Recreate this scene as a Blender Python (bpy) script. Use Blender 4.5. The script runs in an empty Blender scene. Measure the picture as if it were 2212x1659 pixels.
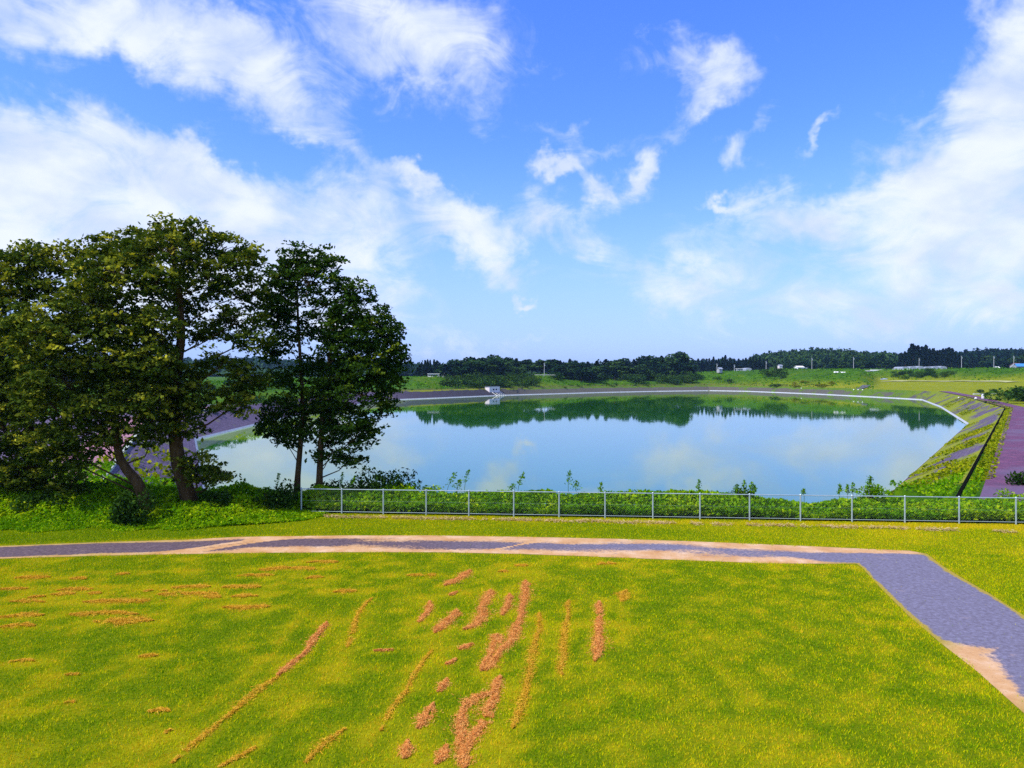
import bpy, math, random
import numpy as np
from mathutils import Vector
random.seed(7)
RNG = np.random.default_rng(11)
R = math.radians
C = bpy.context.scene.collection
scene = bpy.context.scene

# ------------------------------------------------------------------ camera
CAMZ = 6.2
F, CX, YH = 1536.0, 1152.0, 845.0        # focal length in photo pixels, centre column, horizon row
cam = bpy.data.cameras.new('camera'); cam.lens = 24; cam.sensor_width = 36
cam.shift_y = -19 / 2304; cam.clip_end = 12000; cam.clip_start = 0.1
co = bpy.data.objects.new('camera', cam); C.objects.link(co)
co.location = (0, 0, CAMZ); co.rotation_euler = (R(90), 0, 0)
scene.camera = co
scene.view_settings.view_transform = 'Standard'; scene.view_settings.look = 'None'
scene.view_settings.gamma = 1.0; scene.view_settings.exposure = 0.62
cy = scene.cycles
cy.max_bounces = 6; cy.diffuse_bounces = 3; cy.glossy_bounces = 3; cy.transmission_bounces = 3
cy.transparent_max_bounces = 4; cy.volume_bounces = 0
cy.use_denoising = False
cy.volume_step_rate = 10

# ------------------------------------------------------------------ sun and sky
SUN_EL = R(52)
sd = Vector((-0.80, -0.45, 0)).normalized() * math.cos(SUN_EL); sd.z = math.sin(SUN_EL)
sl = bpy.data.lights.new('sun', 'SUN'); sl.energy = 3.4; sl.angle = R(0.6); sl.color = (1.0, 0.93, 0.80)
so = bpy.data.objects.new('sun', sl); C.objects.link(so)
so.rotation_euler = (-sd).to_track_quat('-Z', 'Y').to_euler()

world = bpy.data.worlds.new('World'); scene.world = world; world.use_nodes = True
nt = world.node_tree; N = nt.nodes; L = nt.links
bg = N['Background']; bg.inputs['Strength'].default_value = 0.11
sky = N.new('ShaderNodeTexSky'); sky.sky_type = 'NISHITA'; sky.sun_disc = False
sky.sun_elevation = SUN_EL; sky.sun_rotation = math.atan2(sd.x, sd.y)
sky.altitude = 100; sky.air_density = 1.0; sky.dust_density = 0.6; sky.ozone_density = 3.0

def wmath(op, a, b=None, c=None):
    n = N.new('ShaderNodeMath'); n.operation = op
    for i, v in enumerate((a, b, c)):
        if v is None: continue
        if isinstance(v, (int, float)): n.inputs[i].default_value = v
        else: L.new(v, n.inputs[i])
    return n.outputs[0]
def wmap(v, a, b, c=0.0, d=1.0, smooth=True):
    n = N.new('ShaderNodeMapRange'); n.interpolation_type = 'SMOOTHSTEP' if smooth else 'LINEAR'
    L.new(v, n.inputs[0])
    for i, k in enumerate((a, b, c, d)): n.inputs[i + 1].default_value = k
    return n.outputs[0]
def wmix(f, a, b, mode='MIX'):
    n = N.new('ShaderNodeMix'); n.data_type = 'RGBA'; n.blend_type = mode
    for k, v in ((0, f), (6, a), (7, b)):
        if isinstance(v, (int, float)): n.inputs[k].default_value = v
        elif isinstance(v, tuple): n.inputs[k].default_value = (*v, 1)
        else: L.new(v, n.inputs[k])
    return n.outputs[2]
tc = N.new('ShaderNodeTexCoord'); gen = tc.outputs['Generated']
sx = N.new('ShaderNodeSeparateXYZ'); L.new(gen, sx.inputs[0])
az = wmath('ARCTAN2', sx.outputs[0], sx.outputs[1])
el = wmath('ARCSINE', sx.outputs[2])
def wnoise(scale, detail=4, rough=0.55, vec=None, dist=0.0):
    n = N.new('ShaderNodeTexNoise'); n.inputs['Scale'].default_value = scale
    n.inputs['Detail'].default_value = detail; n.inputs['Roughness'].default_value = rough
    n.inputs['Distortion'].default_value = dist
    L.new(vec if vec is not None else gen, n.inputs['Vector']); return n
cmb0 = N.new('ShaderNodeCombineXYZ'); L.new(az, cmb0.inputs[0]); L.new(el, cmb0.inputs[1])
w1 = wnoise(5.0, 5, 0.6, cmb0.outputs[0]); w2 = wnoise(22.0, 4, 0.6, cmb0.outputs[0])
def vmad(base, tex, k):
    a = N.new('ShaderNodeVectorMath'); a.operation = 'SUBTRACT'; L.new(tex, a.inputs[0]); a.inputs[1].default_value = (.5, .5, .5)
    b = N.new('ShaderNodeVectorMath'); b.operation = 'SCALE'; L.new(a.outputs[0], b.inputs[0]); b.inputs['Scale'].default_value = k
    c = N.new('ShaderNodeVectorMath'); c.operation = 'ADD'; L.new(base, c.inputs[0]); L.new(b.outputs[0], c.inputs[1])
    return c.outputs[0]
pos = vmad(cmb0.outputs[0], w1.outputs['Color'], 0.16)
pos = vmad(pos, w2.outputs['Color'], 0.075)
flat = N.new('ShaderNodeVectorMath'); flat.operation = 'MULTIPLY'; L.new(pos, flat.inputs[0]); flat.inputs[1].default_value = (1, 1, 0)
pos = flat.outputs[0]
DS = 0.9601
def azel(px, py):
    u = (px / DS - CX) / F; v = (YH - py / DS) / F
    a = math.atan(u); return a, math.atan(v * math.cos(a))
# cloud banks: where in the sky (as photo columns and rows), half sizes, tilt, weight
CLOUDS = [(120, 20, 360, 70, 0, .95), (450, 95, 230, 75, -22, .95), (570, 175, 190, 45, -35, .55), (860, 70, 200, 90, -10, .9),
 (950, 130, 160, 60, -35, .55), (110, 330, 330, 80, -8, 1.05), (260, 400, 290, 80, -8, 1.05), (90, 470, 330, 100, 0, 1.0),
 (430, 385, 130, 35, -10, .8), (540, 480, 230, 45, -10, .65), (660, 525, 220, 45, 0, .7), (750, 350, 110, 28, -20, .65),
 (895, 392, 60, 26, -20, 1.1), (770, 455, 110, 55, -10, .85), (810, 605, 95, 45, -12, .7), (1000, 510, 100, 48, -35, 1.0), (1085, 560, 45, 60, -20, .6),
 (1200, 470, 80, 48, -20, .66), (1275, 535, 70, 26, -25, .5), (1295, 415, 55, 24, -60, .8), (1210, 345, 42, 22, 0, 1.0), (1362, 395, 30, 40, 0, .85),
 (1290, 300, 130, 20, -8, .52), (1560, 125, 75, 52, -15, .85), (1490, 215, 90, 34, 40, .6), (1585, 325, 42, 45, 20, .8), (1660, 225, 60, 22, 50, .5),
 (1790, 288, 42, 18, 30, .7), (1420, 120, 70, 40, 0, .35), (2160, 190, 170, 90, 45, 1.0), (2160, 320, 190, 120, 40, 1.05), (2040, 450, 150, 75, 25, .95), (1765, 470, 120, 52, -8, 1.0),
 (2150, 500, 190, 110, 0, .95), (1640, 450, 70, 50, 30, .6), (2130, 610, 230, 70, 0, .5), (1465, 615, 80, 30, -15, .6), (1125, 653, 26, 12, 0, 1.0),
 (1540, 450, 26, 13, 0, .8), (1560, 570, 420, 120, 0, .30), (1800, 640, 380, 90, 0, .28), (1080, 735, 150, 16, 0, .4), (1800, 650, 200, 40, 0, .35), (300, 620, 320, 90, 0, 1.0), (560, 610, 210, 85, 0, .8), (660, 690, 230, 60, 0, .7)]
cov = None
for (px, py, rx, ry, rot, wgt) in CLOUDS:
    a, e = azel(px, py); ca = math.cos(a)
    k = 1 / (DS * F)
    m = N.new('ShaderNodeMapping'); m.vector_type = 'TEXTURE'; L.new(pos, m.inputs['Vector'])
    m.inputs['Location'].default_value = (a, e, 0); m.inputs['Rotation'].default_value = (0, 0, R(rot))
    m.inputs['Scale'].default_value = (1.25 * rx * k * ca, 1.25 * ry * k * ca, 1)
    ln = N.new('ShaderNodeVectorMath'); ln.operation = 'LENGTH'; L.new(m.outputs[0], ln.inputs[0])
    f = wmap(ln.outputs['Value'], 0.0, 1.6, wgt, 0.0)
    cov = f if cov is None else wmath('ADD', cov, wmath('MULTIPLY', f, wmath('SUBTRACT', 1.05, wmath('MINIMUM', cov, 1.0))))
stretch = N.new('ShaderNodeMapping'); L.new(cmb0.outputs[0], stretch.inputs[0]); stretch.inputs['Scale'].default_value = (1, 1.7, 1); stretch.inputs['Rotation'].default_value = (0, 0, R(18))
fb = wnoise(8.5, 9, 0.62, stretch.outputs[0], 1.1); fb2 = wnoise(30, 5, 0.6, stretch.outputs[0], 0.3)
behind = wmap(sx.outputs[1], 0.25, 0.0)                     # the part of the sky behind the camera: broken cloud
cov = wmath('MAXIMUM', cov, wmath('MULTIPLY', behind, 0.62))
t = wmath('ADD', cov, wmath('MULTIPLY', wmath('SUBTRACT', fb.outputs[0], 0.49), 1.55))
t = wmath('ADD', t, wmath('MULTIPLY', wmath('SUBTRACT', fb2.outputs[0], 0.5), 0.30))
mask = wmap(t, 0.20, 1.20)
hz = wmap(el, -0.05, 0.34, 1.0, 0.0, True)
hs = N.new('ShaderNodeHueSaturation'); L.new(sky.outputs[0], hs.inputs['Color'])
hs.inputs['Saturation'].default_value = 1.22; hs.inputs['Value'].default_value = 1.0
base = wmix(1.0, hs.outputs[0], (1.12, 1.17, 1.95), 'MULTIPLY')
base = wmix(wmath('MULTIPLY', hz, 0.88), base, (2.35, 3.5, 6.5))
shade = wnoise(9, 4, 0.5, stretch.outputs[0])
ccol = wmix(wmap(shade.outputs[0], 0.35, 0.65), (4.2, 4.8, 6.3), (5.6, 5.95, 6.6))
out = wmix(wmath('MULTIPLY', mask, 0.94), base, ccol)
L.new(out, bg.inputs['Color'])
world.cycles.sampling_method = 'MANUAL'; world.cycles.sample_map_resolution = 512

# ------------------------------------------------------------------ helpers
def at(px, py, d):
    """photo column, photo row, distance -> world point"""
    return np.array(((px - CX) / F * d, d, CAMZ - (py - YH) / F * d))
def onz(px, py, z=0.0):
    return at(px, py, F * (CAMZ - z) / (py - YH))
def D(px, py, z=0.0):                       # the same from columns and rows of the 2212 px wide view
    return onz(px / DS, py / DS, z)

def tag(o, label=None, cat=None, group=None, kind=None):
    if label: o['label'] = label
    if cat: o['category'] = cat
    if group: o['group'] = group
    if kind: o['kind'] = kind
    return o
def empty(name, loc=(0, 0, 0), rz=0.0):
    o = bpy.data.objects.new(name, None); C.objects.link(o); o.location = loc; o.rotation_euler = (0, 0, rz)
    o.empty_display_size = 0.2
    return o
def raw_mesh(name, V, Fc, mats, tint=None, smooth=False, matidx=None):
    V = np.asarray(V, np.float32)
    me = bpy.data.meshes.new(name)
    if isinstance(Fc, np.ndarray):
        k = Fc.shape[1]; n = len(Fc)
        me.vertices.add(len(V)); me.vertices.foreach_set('co', V.ravel())
        me.loops.add(n * k); me.loops.foreach_set('vertex_index', Fc.astype(np.int32).ravel())
        me.polygons.add(n); me.polygons.foreach_set('loop_start', np.arange(0, n * k, k, dtype=np.int32))
        me.update(calc_edges=True)
    else:
        me.from_pydata([tuple(map(float, v)) for v in V], [], [tuple(map(int, f)) for f in Fc])
    for m in (mats if isinstance(mats, (list, tuple)) else [mats]): me.materials.append(m)
    if tint is not None:
        for an, vals in (tint.items() if isinstance(tint, dict) else {'tint': tint}.items()):
            dom = 'FACE' if len(vals) == len(me.polygons) else 'POINT'
            at_ = me.attributes.new(an, 'FLOAT', dom); at_.data.foreach_set('value', np.asarray(vals, np.float32))
    if matidx is not None: me.polygons.foreach_set('material_index', np.asarray(matidx, np.int32))
    if smooth: me.polygons.foreach_set('use_smooth', np.ones(len(me.polygons), bool))
    me.update()
    return me
def link(name, me, parent=None, loc=(0, 0, 0)):
    o = bpy.data.objects.new(name, me); C.objects.link(o); o.location = loc
    if parent is not None: o.parent = parent
    return o
def mesh_obj(name, V, Fc, mats, parent=None, **k):
    return link(name, raw_mesh(name, V, Fc, mats, **k), parent)

class MB:                                    # collects boxes, bars and tubes in one mesh
    def __init__(s): s.V = []; s.Fc = []
    def add(s, V, Fc):
        b = len(s.V); s.V += [tuple(v) for v in V]; s.Fc += [tuple(i + b for i in f) for f in Fc]; return s
    def box(s, x0, x1, y0, y1, z0, z1):
        V = [(x0, y0, z0), (x1, y0, z0), (x1, y1, z0), (x0, y1, z0), (x0, y0, z1), (x1, y0, z1), (x1, y1, z1), (x0, y1, z1)]
        return s.add(V, [(0, 3, 2, 1), (4, 5, 6, 7), (0, 1, 5, 4), (1, 2, 6, 5), (2, 3, 7, 6), (3, 0, 4, 7)])
    def tube(s, pts, rad, n=6, cap=True):
        pts = [Vector(p) for p in pts]; m = len(pts)
        if not isinstance(rad, (list, tuple)): rad = [rad] * m
        V = []; Fc = []
        for i, p in enumerate(pts):
            d = (pts[min(i + 1, m - 1)] - pts[max(i - 1, 0)]).normalized()
            u = d.cross(Vector((0.31, 0.95, 0.05)));
            if u.length < 0.1: u = d.cross(Vector((1, 0, 0)))
            u.normalize(); w = d.cross(u)
            for k in range(n):
                a = 2 * math.pi * k / n
                V.append(p + (u * math.cos(a) + w * math.sin(a)) * rad[i])
        for i in range(m - 1):
            for k in range(n):
                k2 = (k + 1) % n
                Fc.append((i * n + k, i * n + k2, (i + 1) * n + k2, (i + 1) * n + k))
        if cap: Fc += [tuple(range(n))[::-1], tuple(range((m - 1) * n, m * n))]
        return s.add(V, Fc)
    def obj(s, name, mat, parent=None, smooth=False):
        return mesh_obj(name, s.V, s.Fc, mat, parent, smooth=smooth)

def vnoise(x, y, scale, seed=0, octaves=3):
    x = np.asarray(x, float) / scale; y = np.asarray(y, float) / scale
    tot = np.zeros_like(x); amp = 1.0; norm = 0
    for o in range(octaves):
        xi = np.floor(x).astype(np.int64); yi = np.floor(y).astype(np.int64); fx = x - xi; fy = y - yi
        fx = fx * fx * (3 - 2 * fx); fy = fy * fy * (3 - 2 * fy)
        def h(a, b):
            n = (a * 374761393 + b * 668265263 + (seed + o * 17) * 1442695041) & 0x7fffffff
            n = ((n ^ (n >> 13)) * 1274126177) & 0x7fffffff
            return ((n ^ (n >> 16)) & 0xffff) / 65535.0
        v = (h(xi, yi) * (1 - fx) + h(xi + 1, yi) * fx) * (1 - fy) + (h(xi, yi + 1) * (1 - fx) + h(xi + 1, yi + 1) * fx) * fy
        tot += v * amp; norm += amp; amp *= 0.5; x = x * 2.03 + 5.1; y = y * 2.03 + 1.7
    return tot / norm
def sstep(a, b, x):
    t_ = np.clip((np.asarray(x, float) - a) / (b - a), 0, 1); return t_ * t_ * (3 - 2 * t_)
def lstep(a, b, x): return np.clip((np.asarray(x, float) - a) / (b - a), 0, 1)

# ------------------------------------------------------------------ materials
class MT:
    def __init__(s, name, rough=0.9, spec=0.2):
        s.m = bpy.data.materials.new(name); s.m.use_nodes = True
        s.nt = s.m.node_tree; s.N = s.nt.nodes; s.L = s.nt.links
        s.p = s.N['Principled BSDF']; s.p.inputs['Roughness'].default_value = rough
        s.p.inputs['Specular IOR Level'].default_value = spec
        s.tc = s.N.new('ShaderNodeTexCoord')
    def noise(s, scale, detail=4, rough=0.6, vec=None, stretch=None):
        n = s.N.new('ShaderNodeTexNoise'); n.inputs['Scale'].default_value = scale
        n.inputs['Detail'].default_value = detail; n.inputs['Roughness'].default_value = rough
        v = vec if vec is not None else s.tc.outputs['Object']
        if stretch:
            mp = s.N.new('ShaderNodeMapping'); mp.inputs['Scale'].default_value = stretch; s.L.new(v, mp.inputs[0]); v = mp.outputs[0]
        s.L.new(v, n.inputs['Vector']); return n.outputs[0]
    def ramp(s, fac, stops):
        r = s.N.new('ShaderNodeValToRGB'); s.L.new(fac, r.inputs[0]); e = r.color_ramp.elements
        while len(e) < len(stops): e.new(0.5)
        for q, (p_, c_) in zip(e, stops): q.position = p_; q.color = (*c_, 1)
        return r.outputs[0]
    def attr(s, name):
        a = s.N.new('ShaderNodeAttribute'); a.attribute_name = name; return a.outputs['Fac']
    def math(s, op, a, b=0.0):
        n = s.N.new('ShaderNodeMath'); n.operation = op
        for i, v in enumerate((a, b)):
            if isinstance(v, (int, float)): n.inputs[i].default_value = v
            else: s.L.new(v, n.inputs[i])
        return n.outputs[0]
    def mapr(s, v, a, b, c=0.0, d=1.0):
        n = s.N.new('ShaderNodeMapRange'); n.interpolation_type = 'SMOOTHSTEP'; s.L.new(v, n.inputs[0])
        for i, k in enumerate((a, b, c, d)): n.inputs[i + 1].default_value = k
        return n.outputs[0]
    def mix(s, f, a, b, mode='MIX'):
        n = s.N.new('ShaderNodeMix'); n.data_type = 'RGBA'; n.blend_type = mode
        for k, v in ((0, f), (6, a), (7, b)):
            if isinstance(v, (int, float)): n.inputs[k].default_value = v
            elif isinstance(v, tuple): n.inputs[k].default_value = (*v, 1)
            else: s.L.new(v, n.inputs[k])
        return n.outputs[2]
    def color(s, c):
        if isinstance(c, tuple): s.p.inputs['Base Color'].default_value = (*c, 1)
        else: s.L.new(c, s.p.inputs['Base Color'])
        return s
    def bump(s, h, strength=0.3, dist=0.05):
        b = s.N.new('ShaderNodeBump'); b.inputs['Strength'].default_value = strength; b.inputs['Distance'].default_value = dist
        s.L.new(h, b.inputs['Height']); s.L.new(b.outputs[0], s.p.inputs['Normal']); return s
    def leaf(s, col, trans=0.3, tcol=None):          # thin leaves let some light through
        tr = s.N.new('ShaderNodeBsdfTranslucent'); mx = s.N.new('ShaderNodeMixShader'); mx.inputs[0].default_value = trans
        s.L.new(col, s.p.inputs['Base Color'])
        g = s.mix(1.0, col, tcol or (1.3, 1.2, 0.6), 'MULTIPLY'); s.L.new(g, tr.inputs[0])
        s.L.new(s.p.outputs[0], mx.inputs[1]); s.L.new(tr.outputs[0], mx.inputs[2])
        s.L.new(mx.outputs[0], s.N['Material Output'].inputs['Surface']); return s

def simple(name, c, rough=0.7, var=0.15, scale=3.0, spec=0.3, metal=0.0):
    m = MT(name, rough, spec); n = m.noise(scale, 5)
    d = tuple(max(0, k * (1 - var)) for k in c); b = tuple(k * (1 + var) for k in c)
    m.color(m.ramp(n, [(0.3, d), (0.7, b)])); m.p.inputs['Metallic'].default_value = metal
    return m.m
def leafmat(name, stops, trans=0.3, rand=0.0, rough=0.85, spec=0.02):
    m = MT(name, rough, spec); tn = m.attr('tint')
    if rand:
        oi = m.N.new('ShaderNodeObjectInfo'); tn = m.math('ADD', tn, m.math('MULTIPLY', m.math('SUBTRACT', oi.outputs['Random'], 0.5), rand))
    return m.leaf(m.ramp(tn, stops), trans).m

M = {}
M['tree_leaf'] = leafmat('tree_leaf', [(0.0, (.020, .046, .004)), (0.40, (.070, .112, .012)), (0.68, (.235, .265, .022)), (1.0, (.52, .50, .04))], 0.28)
M['fence_tree_leaf'] = leafmat('fence_tree_leaf', [(0.0, (.014, .040, .006)), (0.5, (.036, .085, .009)), (0.75, (.085, .145, .011)), (1.0, (.19, .24, .014))], 0.28)
M['weed_leaf'] = leafmat('weed_leaf', [(0.0, (.045, .150, .002)), (0.5, (.120, .290, .003)), (0.85, (.26, .42, .004)), (1.0, (.42, .52, .01))], 0.35)
M['bank_leaf'] = leafmat('bank_leaf', [(0.0, (.07, .12, .003)), (0.5, (.19, .25, .003)), (1.0, (.36, .33, .010))], 0.2)
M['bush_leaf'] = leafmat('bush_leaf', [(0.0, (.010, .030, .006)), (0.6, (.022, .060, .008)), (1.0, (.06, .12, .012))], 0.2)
M['far_broad'] = leafmat('far_broad', [(0.0, (.004, .018, .010)), (0.5, (.014, .046, .016)), (1.0, (.045, .095, .018))], 0.1, 0.7)
M['far_cedar'] = leafmat('far_cedar', [(0.0, (.004, .014, .012)), (0.6, (.008, .024, .018)), (1.0, (.018, .040, .018))], 0.05, 0.3)
M['far_bush'] = leafmat('far_bush', [(0.0, (.010, .036, .008)), (0.5, (.024, .070, .010)), (1.0, (.06, .12, .012))], 0.1, 0.5)
M['yellow_bush'] = leafmat('yellow_bush', [(0.0, (.05, .09, .006)), (0.5, (.14, .16, .008)), (1.0, (.26, .23, .01))], 0.2, 0.3)
M['grass_blade'] = leafmat('grass_blade', [(0.0, (.090, .225, .001)), (0.3, (.25, .40, .001)), (0.52, (.52, .55, .001)), (0.8, (.66, .56, .002)), (1.0, (.70, .47, .015))], 0.25)
M['straw'] = leafmat('straw', [(0.0, (.42, .12, .022)), (0.5, (.66, .25, .055)), (1.0, (.80, .43, .12))], 0.1)
M['straw_tan'] = leafmat('straw_tan', [(0.0, (.36, .22, .08)), (0.5, (.52, .36, .17)), (1.0, (.68, .52, .30))], 0.1)
M['straw_pale'] = leafmat('straw_pale', [(0.0, (.38, .17, .010)), (0.5, (.60, .31, .018)), (1.0, (.74, .46, .05))], 0.1)
m = MT('bark', 0.95, 0.1); m.color(m.ramp(m.noise(6, 6, 0.7, stretch=(1, 1, .25)), [(0.3, (.030, .018, .008)), (0.7, (.12, .075, .030))])); m.bump(m.noise(14, 5, stretch=(1, 1, .2)), 0.6, 0.05); M['bark'] = m.m
M['stem'] = simple('stem', (.06, .13, .02), 0.8)
M['galv'] = simple('galvanised_steel', (.38, .47, .49), 0.42, 0.10, 4, 0.5, 0.35)
M['wire'] = simple('wire', (.22, .30, .25), 0.5, 0.05, 4, 0.4, 0.3)
M['white_wall'] = simple('white_wall', (.72, .66, .68), 0.8, 0.05, .6)
M['white'] = simple('white_paint', (.80, .80, .78), 0.6, 0.04, 1)
M['grey_wall'] = simple('grey_wall', (.34, .36, .40), 0.8, 0.1, .5)
M['concrete'] = simple('concrete', (.42, .42, .44), 0.9, 0.15, .7)
M['dark'] = simple('dark_opening', (.012, .014, .018), 0.6, 0.1)
M['roof_grey'] = simple('roof_grey', (.10, .11, .13), 0.7, 0.15, 2)
M['roof_blue'] = simple('roof_blue', (.05, .22, .50), 0.6, 0.1, 2)
M['roof_red'] = simple('roof_red', (.26, .10, .09), 0.7, 0.15, 2)
M['pole'] = simple('pole_concrete', (.42, .43, .44), 0.8, 0.08)
M['vinyl'] = simple('greenhouse_film', (.30, .34, .40), 0.45, 0.12, .6)
M['drain'] = simple('drain_shade', (.006, .007, .006), 1.0, 0.3, .8, 0.0)  # near-black colour stands for the shade inside the open channel
M['pale_kerb'] = simple('pale_kerb', (.42, .46, .38), 0.9, 0.2, .8)

# ground around the lake
m = MT('meadow', 1.0, 0.05)
n1 = m.noise(0.035, 5, 0.6); n2 = m.noise(0.22, 6, 0.75); n3 = m.noise(0.011, 3)
col = m.ramp(n2, [(0.3, (.014, .052, .003)), (0.5, (.040, .115, .003)), (0.7, (.095, .185, .004))])
col = m.mix(m.mapr(n1, 0.50, 0.70, 0, .45), col, (.17, .20, .006)); col = m.mix(m.mapr(n3, .55, .62, 0, .6), col, (.035, .09, .008))
col = m.mix(m.attr('dry'), col, m.ramp(n2, [(.3, (.085, .075, .035)), (.7, (.16, .13, .04))]))
col = m.mix(m.attr('yellow'), col, m.ramp(n2, [(.3, (.17, .21, .006)), (.7, (.30, .29, .010))]))
m.color(col); m.bump(m.noise(0.9, 6, 0.7), 0.9, 0.5); M['meadow'] = m.m

m = MT('stone_facing', 0.9, 0.2)
uv = m.tc.outputs['UV']
br = m.N.new('ShaderNodeTexBrick'); m.L.new(uv, br.inputs['Vector']); br.inputs['Scale'].default_value = 1.0
br.inputs['Brick Width'].default_value = 0.9; br.inputs['Row Height'].default_value = 0.45; br.inputs['Mortar Size'].default_value = 0.05
br.inputs['Color1'].default_value = (.105, .078, .135, 1); br.inputs['Color2'].default_value = (.150, .110, .175, 1); br.inputs['Mortar'].default_value = (.050, .040, .055, 1)
n1 = m.noise(0.9, 5, 0.7); n2 = m.noise(0.10, 4, 0.6); n3 = m.noise(3.0, 4, .7)
stone = m.mix(m.mapr(n3, 0.40, 0.62), m.mix(.65, br.outputs[0], (.065, .050, .080)), m.mix(.5, br.outputs[0], (.18, .13, .19)))
stone = m.mix(m.attr('dull'), stone, m.ramp(n1, [(.3, (.026, .024, .036)), (.7, (.056, .050, .058))]))
stone = m.mix(m.attr('pale'), stone, m.ramp(n1, [(.3, (.065, .066, .052)), (.7, (.125, .115, .080))]))
weed = m.ramp(m.noise(1.3, 5, .7), [(.25, (.10, .135, .003)), (.5, (.20, .235, .004)), (.75, (.29, .23, .010))])
weed = m.mix(m.attr('pale'), weed, m.ramp(m.noise(.6, 5, .7), [(.3, (.028, .085, .003)), (.7, (.10, .18, .005))]))
gm = m.mapr(m.math('ADD', m.math('ADD', m.attr('over'), m.math('MULTIPLY', m.math('SUBTRACT', n2, .5), 1.9)), m.math('MULTIPLY', m.math('SUBTRACT', n1, .5), .6)), 0.42, 0.58)
m.color(m.mix(gm, stone, weed)); m.bump(br.outputs['Fac'], -0.5, 0.06); M['stone'] = m.m

m = MT('kerb_concrete', 0.85, 0.3); n1 = m.noise(1.3, 5, .7)
m.color(m.ramp(n1, [(.3, (.30, .32, .35)), (.55, (.42, .45, .47)), (.75, (.58, .60, .61))])); M['kerb'] = m.m

m = MT('red_track', 0.95, 0.1); n1 = m.noise(1.2, 6, .7); n2 = m.noise(0.12, 3); n3 = m.noise(7, 4, .75)
c = m.ramp(n1, [(.3, (.085, .055, .095)), (.55, (.155, .062, .120)), (.75, (.22, .095, .145))])
c = m.mix(m.mapr(n3, .53, .62, 0, .85), c, (.045, .022, .05)); m.color(m.mix(m.mapr(n2, .48, .62, 0, .6), c, (.135, .105, .165))); M['track'] = m.m
m = MT('pink_track', 0.95, 0.1); m.color(m.ramp(m.noise(1.0, 6, .7), [(.3, (.25, .12, .15)), (.7, (.42, .22, .25))])); M['pink'] = m.m

m = MT('asphalt_path', 0.95, 0.1)
n1 = m.noise(9, 6, .75); n2 = m.noise(1.1, 5, .7); n3 = m.noise(.5, 4, .6, stretch=(.5, 1.6, 1)); n4 = m.noise(40, 3, .8)
asp = m.ramp(n1, [(.3, (.105, .090, .115)), (.5, (.155, .145, .195)), (.7, (.225, .215, .300))])
asp = m.mix(m.attr('brown'), asp, m.ramp(n1, [(.3, (.052, .034, .038)), (.5, (.102, .068, .076)), (.7, (.19, .13, .125))]))
asp = m.mix(m.mapr(n4, .56, .66, 0, .55), asp, (.10, .08, .13)); asp = m.mix(m.mapr(n2, .6, .75, 0, .5), asp, (.36, .27, .25))
snd = m.ramp(n2, [(.3, (.44, .22, .080)), (.5, (.54, .32, .15)), (.7, (.64, .45, .29))])
snd = m.mix(m.mapr(m.noise(16, 5, .8), .52, .68, 0, .7), snd, (.34, .20, .10))
snd = m.mix(m.attr('thin'), snd, m.ramp(n4, [(.3, (.22, .15, .02)), (.7, (.42, .33, .06))]))
sm = m.math('ADD', m.attr('sand'), m.math('MULTIPLY', m.math('SUBTRACT', n3, .5), 1.5)); sm = m.math('ADD', sm, m.math('MULTIPLY', m.math('SUBTRACT', n1, .5), .8))
m.color(m.mix(m.mapr(sm, .34, .62), asp, snd)); m.bump(n4, .3, .01); M['path'] = m.m

m = MT('lawn_soil', 1.0, 0.02); n1 = m.noise(14, 5, .8); n2 = m.noise(1.2, 5, .65)
c = m.mix(m.mapr(n1, .3, .7), (.045, .095, .002), (.16, .20, .003)); 
c = m.mix(m.attr('dry'), c, m.ramp(n1, [(.3, (.17, .165, .003)), (.7, (.34, .32, .006))]))
m.color(c); m.bump(n1, .5, .03); M['lawn'] = m.m

m = MT('lake_water', 0.03, 0.5); m.p.inputs['IOR'].default_value = 1.90; m.p.inputs['Specular Tint'].default_value = (.88, .95, 1, 1)
n1 = m.noise(.02, 3); bank_refl = m.mapr(m.math('ADD', m.attr('bank_reflection'), m.math('MULTIPLY', m.math('SUBTRACT', m.noise(.09, 4), .5), .8)), .5, .8)
m.color(m.mix(bank_refl, m.ramp(n1, [(.35, (.012, .108, .000)), (.65, (.016, .122, .000))]), (.16, .32, .0)))  # green reflection of the banks painted into the water colour
m.L.new(m.mapr(bank_refl, 0, 1, .5, .18), m.p.inputs['Specular IOR Level'])
bmp = m.noise(1.1, 3, .5, stretch=(1, .6, 1)); bmp2 = m.noise(.12, 2, .5)
m.bump(m.math('ADD', bmp, m.math('MULTIPLY', bmp2, 3.0)), 0.035, 0.05); M['water'] = m.m
m = MT('forest_floor', 1.0, 0.02); m.color(m.ramp(m.noise(.02, 5, .7), [(.3, (.012, .035, .012)), (.7, (.035, .075, .016))])); M['forest_floor'] = m.m

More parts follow.
